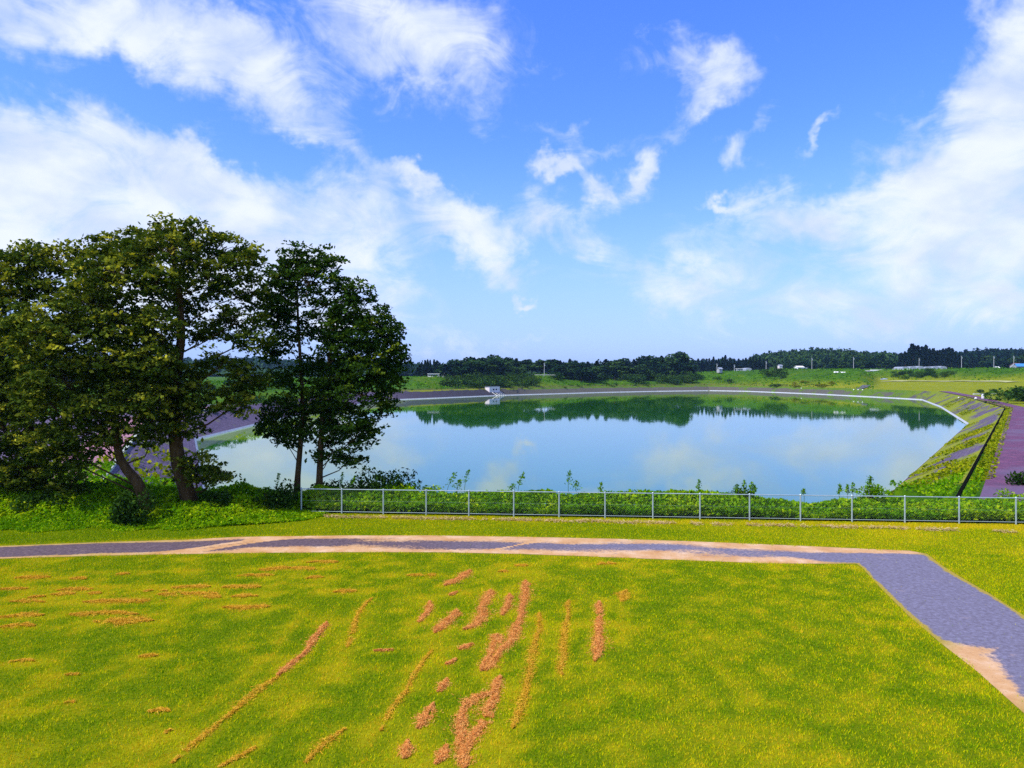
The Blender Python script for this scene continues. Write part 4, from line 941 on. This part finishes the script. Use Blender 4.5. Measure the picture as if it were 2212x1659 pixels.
skyline(Z2([(1790, 175), (1870, 165), (1950, 158), (2010, 158), (2060, 168), (2130, 160), (2212, 155), (2400, 160)]), 610, 660, 12, ['broad', 'broad', 'cedar'], {'broad': 'dark broadleaf tree in the wood behind the blue roofed house', 'cedar': 'pointed conifer in the wood behind the blue roofed house'}, {'broad': 'broadleaf trees behind the blue roofed house', 'cedar': 'conifers behind the blue roofed house'}, 3, 1.3, .8)
# trees and bushes on the left shore, seen between the trunks
for k, (px, top, d) in enumerate([(560, 845, 240), (595, 855, 235), (628, 850, 240), (655, 850, 250), (470, 860, 200), (435, 855, 205), (400, 850, 210), (520, 850, 230), (340, 840, 220), (280, 840, 220), (220, 835, 220), (150, 830, 220), (80, 830, 220), (20, 830, 220)]):
    x = (px - CX) / F * d; g = float(terrain(x, d)); h = CAMZ - (top - YH) / F * d - g
    far_tree('broad', x, d, g, h * frng.uniform(.9, 1.05), 'bluish green tree beyond the left shore seen between the trunks', 'trees beyond the left shore', 1.5 * min(1.6, 9 / h))
for k, (px, py, h) in enumerate([(545, 918, 3), (575, 905, 3.4), (505, 925, 2.6), (600, 912, 2.8), (635, 905, 3), (470, 930, 2.2)]):
    x, y, z = hit(px, py, 90, 400); far_tree('scrub', x, y, z - .3, h, 'green bush on the meadow of the left shore', 'bushes on the left meadow', 1.4)

# wooded hills on the horizon
def woods(name, label, pts, d0, d1, foot, n, seed, size=(9, 14), light=.0):
    """a wooded ridge: a hill mesh below, a canopy of leaf clumps on it; tops follow photo pixels"""
    r = np.random.default_rng(seed); xs = [p[0] for p in pts]; ys = [p[1] for p in pts]
    ht = 9.0
    def hill(px, t_):
        d = d0 + (d1 - d0) * t_; top = CAMZ - (np.interp(px, xs, ys) - YH) / F * d1 - ht
        return (px - CX) / F * d, d, foot + (top - foot) * np.sin(t_ * np.pi / 2) ** .8
    pxs = np.linspace(xs[0], xs[-1], 60); ts = np.concatenate([np.linspace(0, 1, 14), [1.15, 1.5]])
    V = []; Fc = []
    for p in pxs:
        for t_ in ts:
            if t_ <= 1: x, y, z = hill(p, t_)
            else:
                x, y, z = hill(p, 1.0); y2 = d0 + (d1 - d0) * t_; x *= y2 / y; y = y2; z = z + (foot - z) * (.3 if t_ < 1.3 else 1.1)
            V.append((x, y, z))
    m_ = len(ts)
    for i in range(len(pxs) - 1):
        for j in range(m_ - 1): Fc.append((i * m_ + j, (i + 1) * m_ + j, (i + 1) * m_ + j + 1, i * m_ + j + 1))
    tag(mesh_obj('hills', V, Fc, M['forest_floor'], smooth=True), kind='structure')
    px = xs[0] + (xs[-1] - xs[0]) * r.random(n); tt = r.random(n) ** .7; x, y, z = hill(px, tt)
    Cs = []; T_ = []
    for q in range(n):
        s_ = size[0] + (size[1] - size[0]) * r.random(); k_ = 46; t0 = .45 + light + r.normal() * .22
        con = r.random() < .25
        b = in_ball(k_, r, .55) * (np.array((s_ * .30, s_ * .30, s_ * .55)) if con else np.array((s_ * .5, s_ * .5, s_ * .42))) + np.array((x[q], y[q], z[q] + s_ * (.55 if con else .42)))
        Cs.append(b); T_.append(np.clip(t0 - (.25 if con else 0) + r.normal(size=k_) * .16, 0, 1))
    Cn = np.concatenate(Cs); V, Fl = leaves(Cn, size[0] * .34, seed, .4, .7)
    tag(mesh_obj(name, V, Fl, M['far_broad'], tint=np.concatenate(T_)), label, 'woods', kind='stuff')
woods('far_woods', 'blue green wooded hill far beyond the left shore', [(-500, 800), (0, 805), (300, 812), (500, 815), (600, 813), (680, 818), (760, 820), (840, 822), (900, 823), (960, 826)], 900, 1500, 8, 900, 71, (12, 18))
woods('far_woods', 'low dark wooded ridge behind the grove and the pump house', [(880, 832), (1000, 828), (1200, 822), (1400, 822), (1560, 817), (1700, 812), (1800, 815)], 800, 1050, 8, 700, 72, (10, 15))
woods('far_woods', 'rounded wooded hill with paler crowns left of the tall conifers', Z2([(430, 195), (520, 180), (600, 172), (700, 165), (760, 158), (860, 153), (940, 152), (1030, 160), (1110, 172), (1180, 170), (1260, 172), (1330, 188), (1400, 200)]), 680, 960, 11, 700, 73, (9, 14), .22)
woods('far_woods', 'dark wooded ridge behind the tall conifers and the right houses', Z2([(1250, 190), (1380, 190), (1500, 185), (1700, 175), (1800, 168), (1900, 162), (2000, 156), (2212, 156), (2500, 150), (3200, 140)]), 720, 1000, 11, 900, 74, (10, 15))

def tufts(name, label, x, y, z, size, mat, seed, tint, flat=.2):
    V, Fl = leaves(np.stack([x, y, z], 1), size, seed, flat, .7)
    tag(mesh_obj(name, V, Fl, M[mat], tint=np.clip(tint, 0, 1)), label, 'grass', kind='stuff')
r = np.random.default_rng(88)
n = 40000; y = 240 + 330 * r.random(n); x = (r.random(n) * 1.5 - .6) * y * .95; s_ = lake_dist(x, y)
pv = vnoise(x, y, 16, 91, 3); k_ = (s_ > 8) & (s_ < 135) & (r.random(n) < .25 + 1.2 * (pv > .5)); x, y, s_, pv = x[k_], y[k_], s_[k_], pv[k_]
field = (CX + F * x / y > 1965) & (s_ < 95); k_ = ~field; x, y, pv = x[k_], y[k_], pv[k_]; n = len(x)
tufts('meadow_tufts', 'rough grass tufts and low scrub over the far grassy banks', x, y, terrain(x, y) + .15 + .3 * r.random(n), 1.1, 'weed_leaf', 89, .05 + .35 * vnoise(x, y, 25, 95) + r.normal(size=n) * .14 - .1 * (pv > .56))
# overgrown right bank: yellow grass tufts on the stone facing and the verge
n = 26000; t_ = r.random(n) ** 1.4; o_ = 0.4 + 7.7 * r.random(n); far_ = r.random(n) < .30
A0, A1, A2 = SH[0] - (SH[1] - SH[0]) * .06, SH[1], SH[2]; R0_, R8_ = offset_ring(0.001), offset_ring(8.0)
w_ = (o_ / 8.0)[:, None]; tt = t_[:, None]
e0 = R8_[1] - (SH[1] - SH[0]); p1 = (A0 * (1 - tt) + A1 * tt) * (1 - w_) + (e0 * (1 - tt) + R8_[1] * tt) * w_
p2 = (A1 * (1 - tt) + A2 * tt) * (1 - w_) + (R8_[1] * (1 - tt) + R8_[2] * tt) * w_
p_ = np.where(far_[:, None], p2, p1); x, y = p_[:, 0], p_[:, 1]
den = vnoise(x, y, 6, 97, 3); k_ = ((den > .55) | (o_ > 6.95)) & (o_ > 1.1) & ~((o_ > 6.5) & (o_ < 6.95)); x, y, o_ = x[k_], y[k_], o_[k_]; n = len(x)
zz = np.where(o_ < 6.6, WZ + .2 + (CREST - WZ - .2) * o_ / 6.6, CREST) + .03 + .10 * r.random(n)
tufts('bank_grass', 'yellow green grass tufts overgrowing the stone facing of the right bank', x, y, zz, .24, 'bank_leaf', 98, .50 + (vnoise(x, y, 3, 99) - .5) * .9 + r.normal(size=n) * .2)
n = 9000; x = 17 + 15 * r.random(n); y = 33.0 + 14 * r.random(n); o_ = (x - 23.6) * .8 - (y - 47.5) * .6
k_ = (o_ < 7.5) & (o_ > -3) & ~((o_ > 6.5) & (o_ < 7.0)); x, y, o_ = x[k_], y[k_], o_[k_]; n = len(x)
tufts('verge_weeds', 'bright weeds at the near end of the right bank behind the fence', x, y, np.maximum(terrain(x, y), np.where((o_ > 0) & (o_ < 6.6), WZ + (CREST - WZ) * o_ / 6.6, -9)) + .05 + .35 * r.random(n), .17, 'weed_leaf', 96, .5 + (vnoise(x, y, 1.5, 99) - .5) * .8 + r.normal(size=n) * .15, .4)
n = 5000; q_ = r.integers(0, 3, n); t_ = r.random(n); o_ = 1.2 + 7 * r.random(n); A_r, B_r = offset_ring(0.001), offset_ring(8.5); ii = 14 + q_
tt = t_[:, None]; w_ = (o_ / 8.5)[:, None]; p_ = (A_r[ii] * (1 - tt) + A_r[ii + 1] * tt) * (1 - w_) + (B_r[ii] * (1 - tt) + B_r[ii + 1] * tt) * w_
x, y = p_[:, 0], p_[:, 1]; k_ = vnoise(x, y, 7, 93, 3) > .56; x, y, o_ = x[k_], y[k_], o_[k_]; n = len(x)
tufts('bank_weeds', 'yellow green weeds sprouting from the purple stone facing of the left bank', x, y, np.where(o_ < 6.6, WZ + .2 + (CREST - WZ - .2) * o_ / 6.6, CREST) + .05 + .25 * r.random(n), .4, 'bank_leaf', 94, .4 + r.normal(size=n) * .25)
# dry straw along the foot of the fence
V, _, ts = straws([(700, 1116), (740, 1119), (1010, 1123), (1300, 1129), (1600, 1135), (1900, 1142), (2212, 1152)], (.17), 1500, .12, 640, ln=.10, wd=.006, ragged=.66)
tag(mesh_obj('fence_straw', V, np.arange(len(V)).reshape(-1, 4), M['straw_tan'], tint=ts), 'tan dry grass caught along the foot of the chain link fence', 'dry grass', kind='stuff')

# ------------------------------------------------------------------ buildings and small structures over the lake
def face_box(root, name, mat, x0, x1, y0, y1, z0, z1): return MB().box(x0, x1, y0, y1, z0, z1).obj(name, mat, root)
# pump house on the crest with its sloping gate rails
p0 = np.array(SHORE[11]); p1 = np.array(SHORE[12]); sdir = (p0 - p1) / np.linalg.norm(p0 - p1); nrm = np.array((sdir[1], -sdir[0]))   # towards the water
hc = np.array(W(1122, 890.0)) - nrm * 3.9
ph = empty('pump_house', (hc[0], hc[1], -2.15), math.atan2(sdir[1], sdir[0])); tag(ph, 'small white concrete pump house with two square windows on the far stone bank', 'building')
face_box(ph, 'wall', M['white_wall'], -4.6, 4.6, -1.4, 1.4, -1.4, 2.75)
face_box(ph, 'roof', M['roof_grey'], -4.9, 4.9, -1.6, 1.6, 2.75, 2.93)
face_box(ph, 'base', M['white_wall'], -4.75, 4.75, -1.55, -1.402, -1.4, .25)
for x in (-.9, 1.5):
    w = face_box(ph, 'window', M['dark'], x - .65, x + .65, -1.415, -1.40, .85, 1.6); face_box(w, 'sill', M['white_wall'], x - .7, x + .7, -1.47, -1.416, .77, .845)
face_box(ph, 'vent', M['dark'], 3.6, 3.85, -1.412, -1.40, .95, 1.4); face_box(ph, 'door', M['grey_wall'], -3.4, -3.0, -1.412, -1.40, .5, 1.2)
gr = empty('gate_rails', (hc[0], hc[1], -2.15), math.atan2(sdir[1], sdir[0])); tag(gr, 'white sloping rails running from the pump house down the stone bank into the water', 'gate rails')
for k, x in enumerate((-3.2, -.9, .9, 2.7, 4.4)):
    r_ = .12 if k == 0 else .07
    MB().tube([(x, -1.6, .1), (x, -5.4, -1.9)], r_, 6).obj('rail', M['white'], gr)
for y, z in ((-2.4, -.3), (-3.4, -.82), (-4.5, -1.4)): face_box(gr, 'cross_beam', M['white_wall'], -.9, 4.4, y - .1, y + .1, z, z + .2)

def house(name, label, px, py, d, w, h, dep, wall, roofm, rh, rz=0.0, wins=2, door=True, cat='house', gable=True):
    b = at(px, py, d); g = b[2]; root = empty(name, (b[0], b[1], g), rz); tag(root, label, cat)
    face_box(root, 'wall', wall, -w / 2, w / 2, -dep / 2, dep / 2, -1.5, h)
    ov = .35
    if gable:
        V = [(-w / 2 - ov, -dep / 2 - ov, h - .1), (w / 2 + ov, -dep / 2 - ov, h - .1), (w / 2 + ov, 0, h + rh), (-w / 2 - ov, 0, h + rh), (-w / 2 - ov, dep / 2 + ov, h - .1), (w / 2 + ov, dep / 2 + ov, h - .1)]
        V += [(x, y, z + .18) for x, y, z in V]
        Fc = [(6, 7, 8, 9), (9, 8, 11, 10), (0, 3, 2, 1), (3, 4, 5, 2), (0, 1, 7, 6), (4, 10, 11, 5), (1, 2, 8, 7), (2, 5, 11, 8), (0, 6, 9, 3), (3, 9, 10, 4)]
        mesh_obj('roof', V, Fc, roofm, root)
        mesh_obj('gable', [(-w / 2, -dep / 2, h), (-w / 2, dep / 2, h), (-w / 2, 0, h + rh - .05), (w / 2, -dep / 2, h), (w / 2, dep / 2, h), (w / 2, 0, h + rh - .05)], [(0, 1, 2), (3, 5, 4)], wall, root)
    else: face_box(root, 'roof', roofm, -w / 2 - ov, w / 2 + ov, -dep / 2 - ov, dep / 2 + ov, h, h + rh)
    for q in range(wins):
        x = -w / 2 + w * (q + .7) / (wins + .6); ww = w * .16
        f_ = face_box(root, 'window', M['dark'], x - ww, x + ww, -dep / 2 - .03, -dep / 2 - .005, h * .35, h * .75)
        face_box(f_, 'frame', M['white'], x - ww - .06, x + ww + .06, -dep / 2 - .06, -dep / 2 - .032, h * .75, h * .75 + .08)
    if door: face_box(root, 'door', M['grey_wall'], w / 2 - 1.15, w / 2 - .3, -dep / 2 - .025, -dep / 2 - .004, 0, h * .72)
    return root
house('long_shed', 'long low white shed with dark openings beside the left conifer stand', 976, 848, 398, 6.6, 1.75, 4, M['white'], M['white'], .2, .05, 3, False, 'shed', False)
house('small_hut', 'tiny white hut right of the long low white shed', 997, 848, 398, 1.0, 1.0, 1.2, M['white'], M['white'], .08, 0, 1, False, 'hut', False)
house('small_house', 'small white gabled house alone on the embankment road', 1798, 830, 540, 5.5, 1.2, 5, M['white'], M['white'], 1.0, .15, 2, False)
house('small_shed', 'white lean shed joined to the small gabled house', 1810, 830, 541, 2.2, .9, 4, M['white'], M['white_wall'], .15, .15, 1, False, 'shed', False)
house('grey_house', 'small grey house at the right end of the far shore grove', 1619, 834, 500, 2.8, 1.2, 3, M['grey_wall'], M['vinyl'], 1.0, .4, 1, False)
house('roofed_house', 'pale roof house half hidden above the big embankment bush', 1755, 825, 600, 3.0, .8, 3, M['white_wall'], M['vinyl'], .8, .2, 1, False)
house('blue_roof_house', 'farmhouse with blue roof at the right border behind the guard rail', 2300, 831, 560, 10, 2.4, 7, M['grey_wall'], M['roof_blue'], 2.2, -.25, 3, True)
house('red_roof_house', 'grey house with dull red roof beside the blue roofed farmhouse', 2287, 831, 572, 7, 3.0, 6, M['grey_wall'], M['roof_red'], 2.0, .3, 2, True)
house('small_barn', 'little white barn between two utility poles near the right border', 2243, 831, 560, 2.6, 1.1, 3, M['white'], M['white'], 1.0, .1, 1, False, 'barn')
house('low_store', 'long flat white roofed store left of the big embankment bush', 1664, 832.5, 520, 4.2, .8, 3, M['grey_wall'], M['white'], .3, 0, 2, False, 'store', False)
def greenhouse(label, px, py, d, w, h, ln, group, rz=0.0):
    b = at(px, py, d); root = empty('greenhouse', tuple(b), rz); tag(root, label, 'greenhouse', group); n = 10
    prof = [(w / 2 * math.cos(math.pi * (1 - q / n)), h * .35 + h * .65 * math.sin(math.pi * q / n)) for q in range(n + 1)]; prof = [(-w / 2, -1)] + prof + [(w / 2, -1)]
    m_ = len(prof); V = [(x, 0, z) for x, z in prof] + [(x, ln, z) for x, z in prof]
    Fc = [(i, i + 1, m_ + i + 1, m_ + i) for i in range(m_ - 1)] + [tuple(range(m_))[::-1], tuple(range(m_, 2 * m_))]
    mesh_obj('film_cover', V, Fc, M['vinyl'], root)
    face_box(root, 'door', M['grey_wall'], -.6, .6, -.05, -.01, 0, h * .8)
    mb = MB()
    for q in range(1, 4):
        for j in range(m_ - 1): mb.tube([(prof[j][0], ln * q / 4, prof[j][1] + .03), (prof[j + 1][0], ln * q / 4, prof[j + 1][1] + .03)], .05, 4, False)
    mb.obj('hoop', M['galv'], root)
greenhouse('white arched greenhouse left of the big embankment bush', 1685, 832.5, 520, 4.6, 1.6, 10, None)
for k in range(6):
    greenhouse('grey arched greenhouse at the foot of the tall conifers', 2038 + k * 17, 829.5, 552, 5.6, 1.6 + .25 * (k % 3), 12, 'greenhouses below the tall conifers', .04)

# road bridge in the embankment
bp = at(1990, 851, 486); rb = empty('road_bridge', (bp[0], bp[1], bp[2])); tag(rb, 'grey concrete road bridge with a flared middle pier in the far embankment', 'bridge')
kz = 486 / F
MB().box(-12.5, 6.5, -1, 9, 4.9, 5.6).obj('deck', M['concrete'], rb)
V = [(-5.3, -.6, 4.9), (3.6, -.6, 4.9), (-1.2, -.6, .0), (-3.2, -.6, 0)]; V = [(-5.4, -.6, 4.895), (4.8, -.6, 4.895), (5.6, -.6, 2.2), (3.8, -.6, 2.2), (3.0, -.6, 3.5), (-.2, -.6, 3.5), (-1.0, -.6, 0), (-3.0, -.6, 0)]
n_ = len(V); V2 = V + [(x, 1.2, z) for x, y, z in V]
mesh_obj('pier', V2, [tuple(range(n_))[::-1], tuple(range(n_, 2 * n_))] + [(i, (i + 1) % n_, n_ + (i + 1) % n_, n_ + i) for i in range(n_)], M['white_wall'], rb)
face_box(rb, 'abutment', M['grey_wall'], -12.5, -10.5, -.8, 9, -2, 4.895); face_box(rb, 'abutment', M['grey_wall'], 6.0, 8.0, -.8, 9, -2, 4.8)
face_box(rb, 'shade_backing', M['roof_grey'], -10.49, 5.99, 6.0, 6.4, -2, 4.89)  # added dark wall stands for the shade under the deck
face_box(rb, 'parapet', M['white'], -10.8, 4.2, -1.15, -1.002, 5.2, 6.1)
# shelter roof in front of it
sp = at(1990, 857, 455); sh = empty('shelter', tuple(sp)); tag(sh, 'low shelter with a wide grey pyramid roof in front of the road bridge', 'shelter')
mesh_obj('roof', [(-3.3, -2.5, 1.0), (3.3, -2.5, 1.0), (3.3, 2.5, 1.0), (-3.3, 2.5, 1.0), (0, 0, 1.75)], [(0, 1, 4), (1, 2, 4), (2, 3, 4), (3, 0, 4), (3, 2, 1, 0)], M['vinyl'], sh)
for x in (-2.6, 2.6):
    for y in (-1.9, 1.9): MB().tube([(x, y, -1), (x, y, 1.0)], .1, 6).obj('post', M['roof_grey'], sh)

def guard_rail(label, pa, pb, d, thick=.5, lift=0.55):
    a = at(*pa, d); b = at(*pb, d); root = empty('guard_rail', tuple(a)); tag(root, label, 'guard rail', None)
    v = b - a; n = max(2, int(np.linalg.norm(v) / 8))
    MB().add([(0, 0, 0), tuple(v), tuple(v + [0, 0, thick]), (0, 0, thick), (0, .12, 0), tuple(v + [0, .12, 0]), tuple(v + [0, .12, thick]), (0, .12, thick)], [(0, 1, 2, 3), (7, 6, 5, 4), (3, 2, 6, 7), (0, 4, 5, 1), (1, 5, 6, 2), (0, 3, 7, 4)]).obj('beam', M['white'], root)
    for q in range(min(n, 40) + 1): p = v * q / min(n, 40); MB().tube([tuple(p + [0, .25, -1.4]), tuple(p + [0, .25, thick * .9])], .08, 5).obj('post', M['galv'], root)
guard_rail('white guard rail right of the bridge parapet', (2008, 831.5), (2049, 831.5), 500, .45)
guard_rail('thin white guard rail below the greenhouses', (2118, 833), (2226, 834), 520, .28)
guard_rail('bright white guard rail in front of the blue roofed farmhouse', (2227, 834), (2330, 835), 520, .55)
guard_rail('pale guard rail in the gap between the two groves', Z1([(1010, 246)])[0], Z1([(1182, 248)])[0], 424, .2)

def pole(label, px, ytop, ybase, d, arm=True):
    b = at(px, ybase, d); H = (ybase - ytop) / F * d; root = empty('utility_pole', tuple(b)); tag(root, label, 'utility pole', 'utility poles along the far road')
    MB().tube([(0, 0, -1.5), (0, 0, H)], [.20, .13], 6).obj('pole', M['pole'], root)
    if arm:
        face_box(root, 'cross_arm', M['galv'], -.7, .7, -.06, .06, H - .75, H - .6)
        MB().tube([(.35, -.2, H - 1.9), (.35, -.2, H - 1.1)], .2, 8).obj('transformer', M['galv'], root)
for (X, Y0, Y1, lab, zf) in [(812, 190, 262, 'pale utility pole just right of the small white gabled house', Z2), (1087, 185, 262, 'pale utility pole left of the road bridge', Z2), (1520, 192, 280, 'pale utility pole in front of the tall conifers', Z2), (1800, 178, 262, 'dim utility pole at the right edge of the tall conifers', Z2), (2013, 178, 258, 'utility pole above the little white barn', Z2), (2145, 178, 262, 'utility pole left of the blue roofed farmhouse', Z2), (185, 228, 272, 'short utility pole at the small grey house', Z2), (300, 235, 265, 'short utility pole before the low conifer wood', Z2), (510, 212, 252, 'faint utility pole at the right end of the low conifer wood', Z2),
      (285, 200, 262, 'thin utility pole left of the long white shed', Z1), (443, 203, 248, 'thin utility pole right of the tiny white hut', Z1), (1105, 166, 238, 'white utility pole in the gap between the two groves', Z1)]:
    a = zf([(X, Y0)])[0]; b = zf([(X, Y1)])[0]; pole(lab, a[0], a[1], b[1], 505 if zf is Z2 else 424)

def marker(label, px, py, h, w, group=None, name='marker_post'):
    x, y, z = hit(px, py, 60, 600); mb = MB(); mb.box(-w / 2, w / 2, -w / 2, w / 2, -.3, h); mb.tube([(0, 0, h), (0, 0, h + w * .4)], [w * .62, w * .3], 8)
    root = empty(name, (x, y, z)); tag(root, label, 'marker', group); mb.obj('post', M['white'], root); face_box(root, 'footing', M['concrete'], -w * .8, w * .8, -w * .8, w * .8, -.4, .08)
marker('lone white marker post on the bank below the yellow shrubs', 1803, 876, .5, .5)
marker('first of three white marker posts by the ramp road', 1921, 879.5, .5, .55)
marker('middle one of three white marker posts by the ramp road', 1931, 879.5, .5, .6)
marker('third white marker post, beside the foot of the ramp road', 1941, 879.5, .5, .6)
marker('white marker box on the water side of the red track', 2157.5, 897.5, .4, .5)
marker('white marker box on the land side of the red track', 2195.5, 898.5, .4, .45)
marker('tall white post right of the red track', 2211, 897.5, 1.2, .42)
x, y, z = hit(2220, 887, 100, 500); o = MB().box(-4.5, 4.5, -.4, .4, -.3, .28).obj('concrete_step', M['pale_kerb']); o.location = (x, y, z); tag(o, 'pale concrete step in the grass above the red track end', 'step')
def bags(label, px, py, n, seed):
    r = np.random.default_rng(seed); x, y, z = hit(px, py, 300, 700); mb = MB()
    for q in range(n):
        cx_, h = (q - (n - 1) / 2) * 1.5 + r.normal() * .2, .55 + .3 * r.random(); V = []; m_ = 8
        for j, (f_, zz) in enumerate(((.9, 0), (1.05, h * .5), (.75, h * .9), (.2, h))):
            for a in range(m_): V.append((cx_ + .85 * f_ * math.cos(2 * math.pi * a / m_), .7 * f_ * math.sin(2 * math.pi * a / m_), zz))
        mb.add(V, [(j * m_ + a, j * m_ + (a + 1) % m_, (j + 1) * m_ + (a + 1) % m_, (j + 1) * m_ + a) for j in range(3) for a in range(m_)] + [tuple(range(3 * m_, 4 * m_))])
    o = mb.obj('covered_bale', M['white'], smooth=True); o.location = (x, y, z); tag(o, label, 'bale')
bags('pair of white wrapped bales lying on the grass slope', 1884, 839, 3, 1); bags('single white wrapped bale right of the pair on the slope', 1898, 839, 2, 2)

# ------------------------------------------------------------------ summer haze over the lake
HZ = 0.00008
hb = MB().box(-7000, 7000, -800, 7000, -12, 90).obj('haze', None); hb.data.materials.clear()
hm = bpy.data.materials.new('haze_air'); hm.use_nodes = True; hn = hm.node_tree; hn.nodes.clear()
ho = hn.nodes.new('ShaderNodeOutputMaterial'); hv = hn.nodes.new('ShaderNodeVolumePrincipled')
hv.inputs['Color'].default_value = (.40, .66, 1, 1); hv.inputs['Density'].default_value = HZ; hv.inputs['Anisotropy'].default_value = .2
hn.links.new(hv.outputs[0], ho.inputs['Volume']); hb.data.materials.append(hm); tag(hb, kind='stuff')
